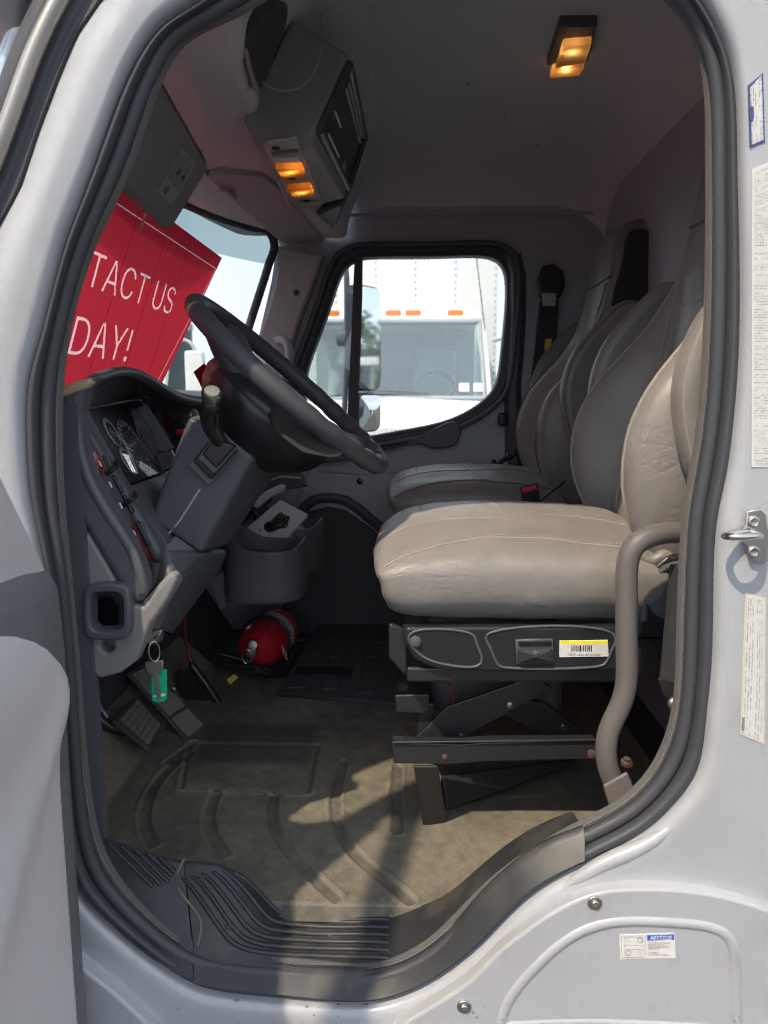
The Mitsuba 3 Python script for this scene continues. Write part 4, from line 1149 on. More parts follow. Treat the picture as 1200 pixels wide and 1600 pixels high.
for q, bc, h in ((((884, 60), (921, 57), (913, 84), (872, 92)), (895, 73), 0.022), (((868, 99), (909, 96), (904, 106), (862, 110)), (884, 103), 0.020)):
    d1 = obj('lens', hull([PZ(x, y, ZC - 0.004) - [0, 0, k] for x, y in q for k in (0, h - 0.006)], 0.005), 'dome_lens', dl, 30)
    obj('bulb', revolve([(0.0, -0.0035), (0.003, -0.002), (0.0035, 0.0), (0.003, 0.002), (0.0, 0.0035)], PZ(*bc, ZC - 0.012), [0, 0, -1], 12), 'amber', d1, True, emitter=emis((1.0, 0.75, 0.42), 16.0))

# ------------------------------------------------------------------ cup holder console on the floor hump
ch = thing('cup_holder_console', 'grey console with two deep cup holders under the dashboard', 'console')
def pod(cx, cy):
    rx, ry = 0.115, 0.115
    ang = np.arange(40) * math.tau / 40
    def ring(z, k, kk=1.0):
        out = []
        for a in ang:
            c, s = math.cos(a), math.sin(a)
            x = cx + rx * k * np.sign(c) * abs(c) ** 0.75
            y = cy + ry * k * np.sign(s) * abs(s) ** 0.75
            rise = 0.055 * np.clip((-c - 0.1) / 0.8, 0, 1) ** 1.2 + 0.02 * np.clip((c - 0.75) / 0.25, 0, 1)
            out.append([x, y, z + (rise if kk else 0)])
        return out
    R = [ring(0.300, 0.93, 0), ring(0.306, 0.985, 0), ring(0.32, 1.0, 0), ring(0.44, 1.0), ring(0.447, 0.985), ring(0.448, 0.95), ring(0.44, 0.93), ring(0.36, 0.86, 0), ring(0.355, 0.5, 0), ring(0.355, 0.01, 0)]
    return strip(R, closed_c=True)
for cx_, cy_ in ((-0.412, 0.985), (-0.405, 1.345)):
    obj('cup_holder', pod(cx_, cy_), 'console_grey', ch, 40)
obj('deck', quad_slab(P(364, 842, 1.09), P(430, 862, 1.09), P(480, 813, 1.25), P(438, 780, 1.25), t=0.012, bev=0.004), 'plastic_light', ch, 30, label='pale grey deck between the cup holders')
dq = [P(364, 842, 1.09), P(430, 862, 1.09), P(480, 813, 1.25), P(438, 780, 1.25)]
dn = np.cross(dq[1] - dq[0], dq[3] - dq[0])
dn /= np.linalg.norm(dn)
if dn[2] < 0:
    dn = -dn
def on_d(u, v, h=0):
    return (dq[0] * (1 - u) + dq[1] * u) * (1 - v) + (dq[3] * (1 - u) + dq[2] * u) * v + dn * h
obj('outlet_plate', hull([on_d(u, v, 0.0015) for u in (0.28, 0.80) for v in (0.30, 0.72)], 0.002), 'plastic_light', ch, 30)
for u, v in ((0.45, 0.42), (0.62, 0.58)):
    obj('power_outlet', revolve([(0.019, 0), (0.018, 0.012), (0.014, 0.013), (0.012, 0.004), (0, 0.004)], on_d(u, v, 0.003), dn, 22), 'plastic_black', ch)
for s in range(3):
    pts = [on_d(0.40 + 0.3 * rng.random(), 0.36 + 0.36 * rng.random(), 0.012 + 0.02 * rng.random()) for _ in range(6)]
    obj('plug_wire', tube(pts, 0.0045, 7, steps=40), 'plastic_black', ch, True)
for u, v in ((0.30, 0.32), (0.78, 0.34), (0.3, 0.7)):
    obj('screw', revolve([(0.004, 0), (0.003, 0.002)], on_d(u, v, 0.003), dn, 10), 'ink', ch)
obj('body', hull([P(352, 858, 1.06), P(430, 880, 1.06), P(485, 840, 1.30), P(435, 795, 1.30), P(352, 935, 1.06), P(420, 940, 1.06), P(475, 880, 1.30)], 0.01), 'console_grey', ch, 30)
obj('side_fin', hull([P(328, 905, .95), P(348, 896, .95), P(350, 948, .95), P(345, 950, .95)], 0.006), 'console_grey', ch)
obj('far_vent', hull([P(x, y, Y) for x, y in ((410, 745), (432, 735), (470, 740), (478, 758), (440, 764), (418, 765)) for Y in (1.42, 1.5)], 0.006), 'plastic_dark', dash)
obj('far_vent', tube([P(415, 752, 1.40), P(440, 745, 1.40), P(470, 747, 1.40)], 0.004, 6), 'plastic_mid', dash)
obj('lower_rail', tube([P(400, 788, 1.3), P(420, 772, 1.34), P(442, 762, 1.38)], 0.014, 8), 'plastic_light', ch)

# ------------------------------------------------------------------ pedals, bracket, wire, extinguisher, keys
def PD(x, y, Y):
    return P(x, y, Y + 0.11)


def pld(pts):
    return np.array([PD(*p) for p in pts])


ac = thing('accelerator_pedal', 'long black ribbed accelerator pedal hinged on the floor', 'pedal')
aq = [PD(318, 1182, .66), PD(345, 1163, .74), PD(228, 1038, .80), PD(203, 1052, .72)]
an = np.cross(aq[1] - aq[0], aq[3] - aq[0])
an /= np.linalg.norm(an)
if an[2] < 0:
    an = -an
obj('plate', hull([p - an * 0.006 for p in aq], 0.006), 'mat_black', ac, 30)
def on_a(u, v, h=0):
    return (aq[0] * (1 - u) + aq[1] * u) * (1 - v) + (aq[3] * (1 - u) + aq[2] * u) * v + an * h
for i in range(8):
    u = 0.08 + i * 0.12
    for v0, v1_ in ((0.03, 0.44), (0.48, 0.97)):
        obj('rib', tube([on_a(u, v0, 0.002), on_a(u, v1_, 0.002)], 0.0042, 6), 'pedal_rubber', ac)
obj('worn_edge', tube([on_a(0.0, -0.01, -0.002), on_a(1.0, -0.01, -0.002)], 0.005, 8), 'steel_dull', ac, label='bright worn lower edge')
obj('pivot', revolve([(0.009, 0), (0.008, 0.006), (0.003, 0.008)], PD(271, 1076, .72), YM, 14), 'steel_dull', ac)
bp = thing('brake_pedal', 'black brake pedal with a checkered rubber pad', 'pedal')
bq = [PD(233, 1168, .50), PD(252, 1135, .60), PD(214, 1090, .64), PD(182, 1125, .52)]
bn = np.cross(bq[1] - bq[0], bq[3] - bq[0])
bn /= np.linalg.norm(bn)
if bn[0] < 0:
    bn = -bn
obj('pad', hull([p - bn * 0.008 for p in bq], 0.008), 'mat_black', bp, 30)
def on_b(u, v, h=0):
    return (bq[0] * (1 - u) + bq[1] * u) * (1 - v) + (bq[3] * (1 - u) + bq[2] * u) * v + bn * h
for i in range(6):
    for j in range(5):
        u, v = 0.04 + 0.92 * (j + 0.5) / 5, 0.04 + 0.92 * (i + 0.5) / 6
        du, dv = 0.32 / 5, 0.32 / 6
        obj('tread_block', hull([on_b(u + a * du, v + b * dv, h) for a in (-1, 1) for b in (-1, 1) for h in (0.0, 0.004)], 0.0015), 'pedal_rubber', bp)
obj('arm', tube([PD(140, 1060, .55), PD(142, 1095, .53), PD(158, 1125, .53), PD(190, 1140, .55), PD(215, 1140, .57)], 0.015, 10, steps=30), 'metal_black', bp, True)
obj('arm', tube([PD(150, 1088, .50), PD(157, 1105, .49), PD(168, 1120, .49)], 0.005, 8), 'steel_dull', bp)
br_ = thing('column_bracket', 'black steel bracket standing on the floor behind the pedals', 'bracket')
obj('plate', hull([PD(x, y, Y) for x, y in ((278, 1050), (300, 1046), (340, 1098), (285, 1101)) for Y in (.92, .97)], 0.004), 'metal_black', br_, 30)
obj('edge', tube([PD(300, 1040, .91), PD(320, 1066, .91), PD(341, 1097, .91)], 0.012, 10), 'metal_black', br_)
wi = thing('red_wire', 'dark red wire running down behind the dashboard to the floor', 'wire')
obj('wire', tube(pld([(292, 940, .93), (289, 985, .93), (294, 1020, .93), (302, 1044, .92)]), 0.006, 8, steps=24), 'maroon', wi, True)

fe = thing('fire_extinguisher', 'red fire extinguisher lying in a black bracket on the floor', 'fire extinguisher')
e0, e1 = PD(402, 1012, 1.13), PD(434, 984, 1.42)
ed = (e1 - e0) / np.linalg.norm(e1 - e0)
EL = np.linalg.norm(e1 - e0)
R_ = 0.082
prf = [(0.016, -0.045), (0.020, -0.04), (0.024, -0.032), (0.05, -0.018), (0.067, 0.005), (0.075, 0.035), (R_, 0.06), (R_, EL * 0.5), (R_, EL * 0.92), (0.074, EL + 0.012), (0.062, EL + 0.03), (0.0, EL + 0.035)]
obj('cylinder', revolve(prf, e0, ed, 44), 'red_paint', fe, True)
eu = -((CAM - e0) - ed * ((CAM - e0) @ ed))
eu /= np.linalg.norm(eu)
ev = np.cross(ed, eu)
ang = np.linspace(-1.3, 1.3, 30)
obj('label', strip([[e0 + ed * h + (R_ + 0.0008) * (math.cos(a) * -eu + math.sin(a) * ev) for a in ang] for h in np.linspace(0.115, 0.20, 4)]), 'white_print', fe, True, label='white label round the cylinder')
pr = []
for i, h in enumerate((0.130, 0.145, 0.160, 0.172, 0.184)):
    a = -1.2
    while a < 1.2:
        w = rng.uniform(0.05, 0.2)
        pr.append(tube([e0 + ed * h + (R_ + 0.001) * (math.cos(b) * -eu + math.sin(b) * ev) for b in (a, a + w / 2, a + w)], 0.0012 if i else 0.0026, 4))
        a += w + 0.07
obj('label_print', cat(*pr), 'navy_print', fe, False)
vb_ = e0 - ed * 0.05
obj('valve', cat(revolve([(0.018, -0.02), (0.018, 0.02), (0.014, 0.024)], vb_, ed, 18), rbox(vb_ - ed * 0.02 + [0, 0, 0.004], [0.035, 0.03, 0.03], 0.006)), 'steel_dull', fe)
obj('gauge', revolve([(0.016, 0), (0.016, 0.01), (0.013, 0.012)], vb_ + [0.004, -0.02, 0.028], [0.1, -1, 0.25], 20), 'steel_dull', fe)
obj('lever', hull([PD(400, 1042, 1.06), PD(400, 1046, 1.05), PD(336, 1036, 1.05), PD(338, 1041, 1.05), PD(398, 1043, 1.03)], 0.006), 'metal_black', fe)
obj('lever', hull([PD(392, 1034, 1.06), PD(345, 1018, 1.06), PD(346, 1022, 1.05)], 0.005), 'metal_black', fe)
obj('pin_ring', tube([PD(386 + 7 * math.cos(a), 1026 + 11 * math.sin(a), 1.04) for a in np.arange(20) * math.tau / 20], 0.0018, 6, closed=True), 'steel', fe)
obj('hose_fitting', revolve([(0.013, 0), (0.013, 0.012), (0.010, 0.013), (0.010, 0.03)], PD(398, 1047, 1.03), [1, -0.3, 0.05], 16), 'steel', fe)
obj('hose', tube(pld([(405, 1048, 1.03), (425, 1052, 1.05), (445, 1046, 1.12), (455, 1030, 1.2), (460, 1012, 1.28)]), 0.016, 10, steps=36), 'plastic_black', fe, True)
obj('bracket', hull([PD(x, y, 1.2) * [1, 1, 0] + [0, 0, h] for x, y in ((350, 1080), (460, 1080)) for h in (-0.045, -0.038)] + [PD(360, 1055, 1.45) * [1, 1, 0] + [0, 0, -0.04], PD(465, 1055, 1.45) * [1, 1, 0] + [0, 0, -0.04]], 0.006), 'metal_black', fe)
obj('bracket', tube([e0 + ed * 0.10 + (R_ + 0.003) * (math.cos(a) * -eu + math.sin(a) * ev) for a in np.linspace(0, 6.28, 30)], 0.006, 6), 'metal_black', fe)
obj('wire_clip', tube(pld([(440, 1010, 1.12), (446, 1018, 1.11), (449, 1032, 1.11), (443, 1022, 1.11), (441, 1008, 1.12)]), 0.0012, 5), 'brass', fe)
obj('tag', quad_slab(PD(354, 1062, 1.0), PD(360, 1070, 1.0), PD(373, 1058, 1.02), PD(366, 1053, 1.02), t=0.002, bev=0.0005), 'yellow_tag', fe, False, label='small yellow tag')

ks = thing('ignition_keys', 'ignition key with a ring, second key and green plastic tag hanging below the dashboard', 'keys')
kY = .155
obj('ignition_key', side_slab([(229, 992), (236, 987), (253, 985), (247, 998), (240, 1006), (228, 1006), (225, 1001)], kY, 0.006, 0.0015), 'steel_dull', ks)
obj('key_slot', side_slab([(239, 997), (245, 992), (247, 994), (241, 999)], kY - 0.001, 0.002, 0.0004), 'ink', ks)
obj('lock', revolve([(0.016, 0), (0.016, 0.012), (0.012, 0.014)], P(243, 992, .185), [-0.2, -1, 0], 20), 'plastic_dark', ks)
obj('ring', tube([P(241 + 8.6 * math.cos(a) + 0.6 * math.sin(a), 1018 + 15.5 * math.sin(a), kY + 0.006 * math.cos(a)) for a in np.arange(32) * math.tau / 32], 0.0015, 8, closed=True), 'steel', ks, True)
obj('key', cat(side_slab([(226, 1037), (231, 1033), (239, 1035), (254, 1032), (255, 1046), (250, 1055), (240, 1057), (231, 1052)], kY, 0.003, 0.0008), side_slab([(239, 1054), (247, 1054), (251, 1088), (249, 1092), (245, 1091), (241, 1070)], kY - 0.001, 0.003, 0.0006)), 'steel_dull', ks)
obj('tag', side_slab([(236, 1052), (258, 1046), (260, 1048), (260, 1092), (256, 1096), (242, 1098), (237, 1094)], kY + 0.006, 0.004, 0.001), 'green_tag', ks, label='bright green plastic key tag')
obj('tag_bar', side_slab([(240, 1087), (258, 1084), (258, 1088), (240, 1090)], kY + 0.0035, 0.002, 0.0004), 'white_print', ks)

# ------------------------------------------------------------------ grab handle, belts
gh = thing('grab_handle', 'brown grey grab handle bent beside the driver seat', 'grab handle')
gp = pl([(1085, 832, .15), (1050, 832, .135), (1015, 838, .12), (990, 855, .115), (980, 885, .115), (979, 930, .115), (979, 1000, .115), (979, 1060, .115), (970, 1100, .115), (952, 1140, .115), (947, 1175, .115), (952, 1205, .12), (966, 1238, .13)])
obj('bar', tube(gp, 0.0182, 16, steps=120), 'handle_grey', gh, True)
obj('foot', hull([P(x, y, Y) for x, y in ((946, 1228), (978, 1210), (990, 1240), (955, 1258)) for Y in (.10, .125)], 0.004), 'handle_grey', gh)
obj('foot_bolt', revolve([(0.010, 0), (0.010, 0.004), (0.006, 0.008), (0.006, 0.012)], P(978, 1192, .26), [0, -0.3, 1], 12), 'rust', gh)
sb = thing('seat_belt', 'driver seat belt webbing running down behind the doorway seal', 'seat belt')
obj('webbing', hull([P(x, y, Y) for x, y, Y in ((1050, 885, .16), (1064, 885, .14), (1064, 1066, .13), (1034, 1060, .15))], 0.004), 'webbing', sb)
obj('anchor', cat(hull([P(1032, 1062, .14), P(1062, 1068, .14), P(1058, 1100, .14), P(1040, 1085, .14)], 0.004)), 'metal_black', sb)
obj('bolt', revolve([(0.0115, 0), (0.0115, 0.006), (0.008, 0.010), (0.005, 0.010), (0.005, 0.004)], P(1053, 1098, .115), YM, 20), 'steel_dull', sb)
sb2 = thing('seat_belt', 'passenger seat belt and retractor hanging on the far rear pillar', 'seat belt')
obj('guide', hull([P(x, y, 1.74) for x, y in ((843, 440), (850, 420), (864, 416), (876, 426), (879, 445), (872, 462), (846, 462))], 0.01), 'plastic_black', sb2)
obj('webbing', hull([P(x, y, Y) for x, y, Y in ((845, 470, 1.745), (872, 470, 1.745), (868, 530, 1.74), (860, 600, 1.72), (830, 600, 1.72), (842, 530, 1.74))], 0.003), 'webbing', sb2)
obj('slot_plate', side_slab([(847, 458), (869, 458), (868, 478), (848, 478)], 1.728, 0.006, 0.0015), 'plastic_mid', sb2)
obj('tag', side_slab([(852, 530), (862, 528), (861, 546), (851, 548)], 1.722, 0.003, 0.0005), 'yellow_tag', sb2, label='yellow tag on the webbing')
bk = thing('seat_belt_buckle', 'black seat belt buckle with a red button beside the passenger seat', 'buckle')
obj('body', hull([P(x, y, 1.02) for x, y in ((815, 762), (838, 757), (842, 782), (818, 786))] + [P(x, y, 1.05) for x, y in ((815, 762), (838, 757), (842, 782), (818, 786))], 0.004), 'plastic_black', bk)
obj('button', hull([P(x, y, 1.012) for x, y in ((817, 765), (837, 760), (838, 764), (818, 769))], 0.003), 'red_plastic', bk)
obj('wire', tube(pl([(925, 822, .90), (940, 815, .90), (952, 800, .92), (955, 780, .95)]), 0.003, 6, steps=20), 'label_grey', bk)
obj('wire', tube(pl([(845, 782, 1.08), (860, 770, 1.1), (876, 758, 1.12), (882, 752, 1.14)]), 0.003, 6, steps=20), 'plastic_black', bk)

#@SEATS
# ------------------------------------------------------------------ seats
ZB = np.array([0.50, 0.54, 0.60, 0.70, 0.80, 0.90, 1.00, 1.10, 1.20, 1.30, 1.40, 1.45])
XC = CubicSpline(ZB, [0.505, 0.488, 0.472, 0.498, 0.530, 0.558, 0.577, 0.592, 0.607, 0.622, 0.640, 0.650])
HW = CubicSpline(ZB, [0.200, 0.225, 0.252, 0.270, 0.272, 0.262, 0.222, 0.172, 0.153, 0.150, 0.146, 0.142])
BO = CubicSpline(ZB, [0.005, 0.015, 0.042, 0.100, 0.132, 0.115, 0.052, 0.010, 0.0, 0.0, 0.0, 0.0])
BT = CubicSpline(ZB, [0.10, 0.12, 0.135, 0.14, 0.14, 0.135, 0.13, 0.125, 0.12, 0.115, 0.10, 0.08])


def back_front(yn, z):
    a = abs(yn)
    g = np.clip((a - 0.40) / 0.38, 0, 1)
    g = g * g * (3 - 2 * g)
    e = np.clip((a - 0.80) / 0.20, 0, 1)
    r = 0.022 + 0.42 * max(0.0, float(BO(z)))
    return float(XC(z)) - max(0.0, float(BO(z))) * g + r * (1 - math.sqrt(max(0.0, 1 - e ** 2.2))) - 0.006 * (1 - min(1, a / 0.5) ** 2)


def make_seat(y0, leather, near, label, group):
    """One air seat; y0 is its side nearest to the camera."""
    W = 0.54
    yc = y0 + W / 2
    st = thing('captain_chair', label, 'seat', group)
    # cushion
    NS, NC = 60, 64
    XF, XR = -0.062, 0.485
    rings_ = []
    ca = np.arange(NC) * math.tau / NC
    for s in np.linspace(0, 1, NS):
        x = XF + (XR - XF) * s
        f = max(1e-4, 1 - (1 - min(1, s / 0.15)) ** 2.1) ** (1 / 2.1)
        r_ = math.sqrt(max(1e-4, 1 - max(0, (s - 0.86) / 0.14) ** 2.5)) if s > 0.86 else 1
        k = min(f, r_)
        ztop = 0.610 + 0.012 * math.sin(math.pi * min(1, s * 1.1)) - 0.026 * max(0, (0.40 - s) / 0.40) ** 2.0 - 0.01 * max(0, s - 0.7)
        zbot = 0.432
        zm, h, hw = 0.536, 1, (W / 2) * (0.93 + 0.07 * k)
        ring = []
        for a in ca:
            c, sn = math.cos(a), math.sin(a)
            ynn = np.sign(c) * abs(c) ** (2 / 3.3)
            zz = np.sign(sn) * abs(sn) ** (2 / 2.7)
            zt = (ztop - zm) if zz > 0 else (zm - zbot)
            dome = (0.018 * (1 - ynn * ynn) - 0.008 * math.exp(-((abs(ynn) - 0.62) / 0.10) ** 2)) * max(0, zz) ** 3
            bulge = 1 + 0.018 * math.cos(zz * 1.5)
            ring.append([x - 0.016 * (zz - 0.4) * max(0, 1 - s / 0.3), yc + hw * ynn * bulge, zm + zt * zz * ((0.50 + 0.50 * k) if zz > 0 else (0.62 + 0.38 * k)) + dome * k])
        rings_.append(ring)
    R = np.array(rings_)
    m = loft(R)
    m.vertices += (np.array(m.vertex_normals) * (0.010 * (meshkit.fbm(np.array(m.vertices) * np.array([9, 9, 13]) + y0 * 31, 3, 5) - 0.5) + 0.0045 * (meshkit.fbm(np.array(m.vertices) * np.array([30, 12, 42]) + 3, 2, 9) - 0.5))[:, None])
    cu_ = obj('cushion', m, leather, st, True)
    vtop = np.array(m.vertices)[np.array(m.vertex_normals)[:, 2] > 0.15]
    zt = LinearNDInterpolator(vtop[:, :2], vtop[:, 2])
    def seam(name, pts, r, mtl, n=50):
        q = spline(np.array(pts, float), n) if len(pts) > 2 else resample(np.array(pts, float), n)
        z = zt(q[:, 0], q[:, 1])
        ok = ~np.isnan(z)
        if ok.sum() > 3:
            obj(name, tube(np.c_[q[ok], z[ok] + 0.0002], r, 6), mtl, cu_)
    ly = lambda f: y0 + W * f
    for f0, f1, f2 in ((0.035, 0.10, 0.06), (0.965, 0.90, 0.94)):
        seam('seam', [(-0.045, ly(f0)), (0.03, ly((f0 + f1) / 2)), (0.13, ly(f1)), (0.28, ly(f1)), (0.44, ly(f2))], 0.0022, 'seam' if near else 'plastic_dark')
    for f in (0.27, 0.73):
        seam('seam', [(-0.04, ly(f)), (0.1, ly(f + 0.01 * (1 if f < .5 else -1))), (0.22, ly(f)), (0.31, ly(f + (0.06 if f < .5 else -0.06))), (0.44, ly(f))], 0.0016, 'seam' if near else 'plastic_dark')
    for x in (0.03, 0.19):
        seam('seam', [(x, ly(0.28)), (x - 0.006, ly(0.5)), (x, ly(0.72))], 0.0017, 'seam' if near else 'plastic_dark')
    if near:      # stitches along the near edge of the cushion
        q = spline(np.array([(-0.05, ly(0.05)), (0.03, ly(0.085)), (0.13, ly(0.118)), (0.28, ly(0.118)), (0.44, ly(0.08))]), 220)
        z = zt(q[:, 0], q[:, 1])
        sts = [tube([np.r_[q[i], z[i] + 0.0006], np.r_[q[i + 1], z[i + 1] + 0.0006]], 0.0009, 4) for i in range(0, 218, 3) if not (np.isnan(z[i]) or np.isnan(z[i + 1]))]
        obj('stitching', cat(*sts), 'thread', cu_)
    # backrest
    rows = []
    for z in np.r_[np.linspace(0.50, 1.34, 60), np.linspace(1.35, 1.412, 10)]:
        hw, top = float(HW(z)), 1.0
        rd = 0.0
        if z > 1.34:
            q = (z - 1.34) / 0.0735
            rd = 1 - math.sqrt(max(0.0, 1 - q * q))
            hw *= 1 - 0.30 * rd
        if z < 0.56:
            q = (0.56 - z) / 0.0605
            rd = max(rd, 0.8 * (1 - math.sqrt(max(0.0, 1 - q * q))))
        bt = float(BT(z))
        front = [[back_front(yn, z) + rd * 0.055, yc + hw * yn, z] for yn in np.linspace(-1, 1, 41)]
        xe = back_front(1.0, z)
        xb = float(XC(z)) + bt
        side = [[xe + (xb - xe) * t + rd * 0.01, yc + hw * (1.0 - 0.02 * t), z] for t in (0.3, 0.6, 0.85)]
        backr = [[xb + 0.012 * (1 - yn * yn) - rd * 0.05, yc + hw * 0.95 * yn, z] for yn in np.linspace(1, -1, 15)]
        side2 = [[xe + (xb - xe) * t + rd * 0.01, yc - hw * (1.0 - 0.02 * t), z] for t in (0.85, 0.6, 0.3)]
        rows.append(front + side + backr + side2)
    mb = loft(np.array(rows))
    mb.vertices += np.array(mb.vertex_normals) * (0.009 * (meshkit.fbm(np.array(mb.vertices) * np.array([8, 11, 7]) + y0 * 17, 3, 11) - 0.5) + 0.004 * (meshkit.fbm(np.array(mb.vertices) * np.array([20, 40, 18]), 2, 4) - 0.5))[:, None]
    bk_ = obj('backrest', mb, leather, st, True)
    def bpt(yn, z, h=0.0005):
        return np.array([back_front(yn, z) - h, yc + float(HW(z)) * yn, z])
    sm = 'seam' if near else 'plastic_dark'
    for sgn in (-1, 1):
        obj('seam', tube([bpt(sgn * f, z) for f, z in ((0.42, 0.53), (0.40, 0.64), (0.42, 0.78), (0.46, 0.92), (0.56, 1.04), (0.74, 1.16), (0.84, 1.22))], 0.0024, 6, steps=60), sm, bk_)
        obj('seam', tube([bpt(sgn * f, z) for f, z in ((0.70, 0.55), (0.78, 0.66), (0.80, 0.78), (0.80, 0.9), (0.86, 1.02), (0.93, 1.12))], 0.0036, 6, steps=60), sm, bk_)
    for z, r in ((0.80, 0.0015), (1.06, 0.0018), (1.225, 0.0034)):
        lim = 0.40 if z < 0.9 else (0.55 if z < 1.1 else 0.97)
        obj('seam', tube([bpt(yn, z + 0.012 * abs(yn)) for yn in np.linspace(-lim, lim, 25)], r, 6), 'plastic_dark' if z > 1.1 else sm, bk_)
    if near:
        sts = []
        zz = np.linspace(0.56, 1.08, 110)
        for sgn in (-1,):
            f = np.interp(zz, (0.55, 0.66, 0.78, 0.9, 1.02, 1.12), (0.67, 0.75, 0.77, 0.77, 0.83, 0.90))
            for i in range(0, 108, 2):
                sts.append(tube([bpt(sgn * f[i], zz[i], 0.0012), bpt(sgn * f[i + 1], zz[i + 1], 0.0012)], 0.0009, 4))
        obj('stitching', cat(*sts), 'thread', bk_)
    for sgn in (-1, 1):
        Y = yc + sgn * 0.155
        o_ = [(0.628, 1.12), (0.70, 1.10), (0.735, 1.2), (0.752, 1.33), (0.735, 1.365), (0.67, 1.37), (0.65, 1.28)]
        obj('side_panel', slab(spline(np.array(o_), 30, True), [0, Y + sgn * 0.004, 0], XH, ZH, [0, sgn, 0], 0.02, 0.004), 'webbing', bk_, 40)
        # folded-up armrest on each side
        q = [(0.500, 0.715), (0.468, 0.765), (0.449, 0.84), (0.448, 0.91), (0.478, 1.00), (0.532, 1.07), (0.585, 1.125), (0.622, 1.145), (0.675, 1.135), (0.692, 1.095), (0.67, 1.02), (0.62, 0.93), (0.57, 0.80), (0.54, 0.725)]
        Yf = yc + sgn * 0.335 if sgn > 0 else yc - 0.335
        qa = spline(np.array(q), 70, True)
        half = []
        for face in (-1, 1):
            half.append(slab(qa, [0, yc + sgn * 0.300 + face * 0.031, 0], XH, ZH, [0, face, 0], 0.0305, 0.024, steps=6))
        am = cat(*half)
        ak = obj('armrest', am, leather, st, 60)
        pip = inset(qa if np.sum(qa[:, 0] * np.roll(qa[:, 1], -1) - qa[:, 1] * np.roll(qa[:, 0], -1)) > 0 else qa[::-1], 0.010)
        for face in (-1, 1):
            obj('piping', tube(np.c_[pip[:, 0], np.full(len(pip), yc + sgn * 0.300 + face * 0.0240), pip[:, 1]], 0.0028, 6, closed=True), sm, ak)
        obj('armrest_pivot', revolve([(0.03, -0.02), (0.03, 0.02), (0.02, 0.024)], [0.62, yc + sgn * 0.275, 0.86], [0, sgn, 0], 20), 'plastic_black', st)
    return st


s1 = make_seat(0.215, 'leather', True, 'beige leather driver seat on a black air suspension base', 'high backed truck seats')
s2 = make_seat(1.165, 'leather', False, 'shaded grey leather passenger seat by the far window', 'high backed truck seats')
obj('base', rbox([0.20, 1.43, 0.19], [0.44, 0.46, 0.52], 0.02), 'mat_black', s2)

# black base of the driver seat
spn = [(629, 983), (640, 980), (800, 979), (966, 978), (974, 984), (976, 1040), (968, 1049), (800, 1051), (700, 1049), (672, 1043), (645, 1028), (631, 1004)]
sk = obj('side_cover', side_slab(spn, .235, 0.03, 0.006), 'plastic_black', s1, label='black moulded side cover below the cushion')
for q in ([(642, 990), (735, 990), (744, 1003), (753, 1030), (744, 1041), (700, 1039), (668, 1030), (646, 1012)], [(762, 991), (956, 989), (958, 1012), (948, 1034), (936, 1041), (790, 1043), (776, 1036), (764, 1008)]):
    obj('rim', tube(spline(pl([(x, y, .2345) for x, y in q]), 60, True), 0.0030, 6, closed=True), 'plastic_dark', sk, True)
obj('knob', revolve([(0.011, 0), (0.011, 0.003), (0.008, 0.004), (0.008, 0.009), (0.006, 0.010)], P(649, 1002, .235), YM, 22), 'plastic_dark', sk)
obj('switch', side_slab([(806, 1000), (864, 999), (866, 1036), (807, 1038)], .229, 0.01, 0.0025), 'plastic_dark', sk, label='rocker switch with a small diamond mark')
obj('switch', hull([P(811, 1016, .226), P(861, 1015, .226), P(811, 1034, .223), P(861, 1033, .223), P(836, 1026, .219)], 0.002), 'plastic_black', sk)
obj('switch', hull([P(812, 1003, .225), P(860, 1002, .225), P(812, 1008, .227), P(860, 1007, .227)], 0.002), 'plastic_black', sk)
obj('emblem', side_slab([(829, 1020), (836, 1016.5), (843, 1020), (836, 1024)], .2165, 0.002, 0.0004), 'steel', sk)
lb_ = obj('sticker', side_slab([(874, 1001), (950, 1000), (951, 1026), (874, 1027)], .2335, 0.0016, 0.0004), 'white_print', sk, False, label='white barcode sticker with a yellow top edge')
obj('sticker_band', side_slab([(874.5, 1001.3), (949.5, 1000.3), (949.8, 1006), (874.5, 1007)], .2332, 0.001, 0.0002), 'yellow_print', lb_, False)
bars, x = [], 892.0
while x < 926:
    w = rng.choice([0.7, 1.1, 1.7])
    bars.append(side_slab([(x, 1008.5), (x + w, 1008.5), (x + w, 1018), (x, 1018.2)], .2333, 0.0008, 0.0001))
    x += w + rng.choice([0.7, 1.0, 1.5])
obj('barcode', cat(*bars), 'ink', lb_, False, kind='stuff')
o = P(888, 1024.3, .2333)
obj('sticker_text', text('0023 4411 0719 2230', 0.0040, o, XH, ZH, YM, 0.0003), 'ink', lb_, False, kind='stuff')
obj('front_block', hull([P(x, y, Y) for x, y in ((612, 978), (632, 985), (632, 1048), (612, 1025)) for Y in (.28, .7)], 0.006), 'metal_black', s1)
obj('front_tray', hull([P(x, y, Y) for x, y in ((620, 1088), (668, 1086), (668, 1112), (622, 1110)) for Y in (.40, .62)], 0.004), 'metal_black', s1)
obj('front_leg', hull([P(x, y, .42) for x, y in ((655, 1100), (675, 1100), (676, 1160), (656, 1160))] + [P(x, y, .46) for x, y in ((655, 1100), (675, 1160))], 0.004), 'metal_black', s1)
obj('pan', hull([P(x, y, Y) for x, y in ((640, 1046), (975, 1046), (975, 1060), (640, 1060)) for Y in (.26, .72)], 0.006), 'metal_black', s1)
obj('scissor_arm', hull([P(x, y, Y) for x, y in ((655, 1150), (690, 1165), (860, 1075), (835, 1058), (700, 1105)) for Y in (.40, .412)], 0.004), 'metal_black', s1)
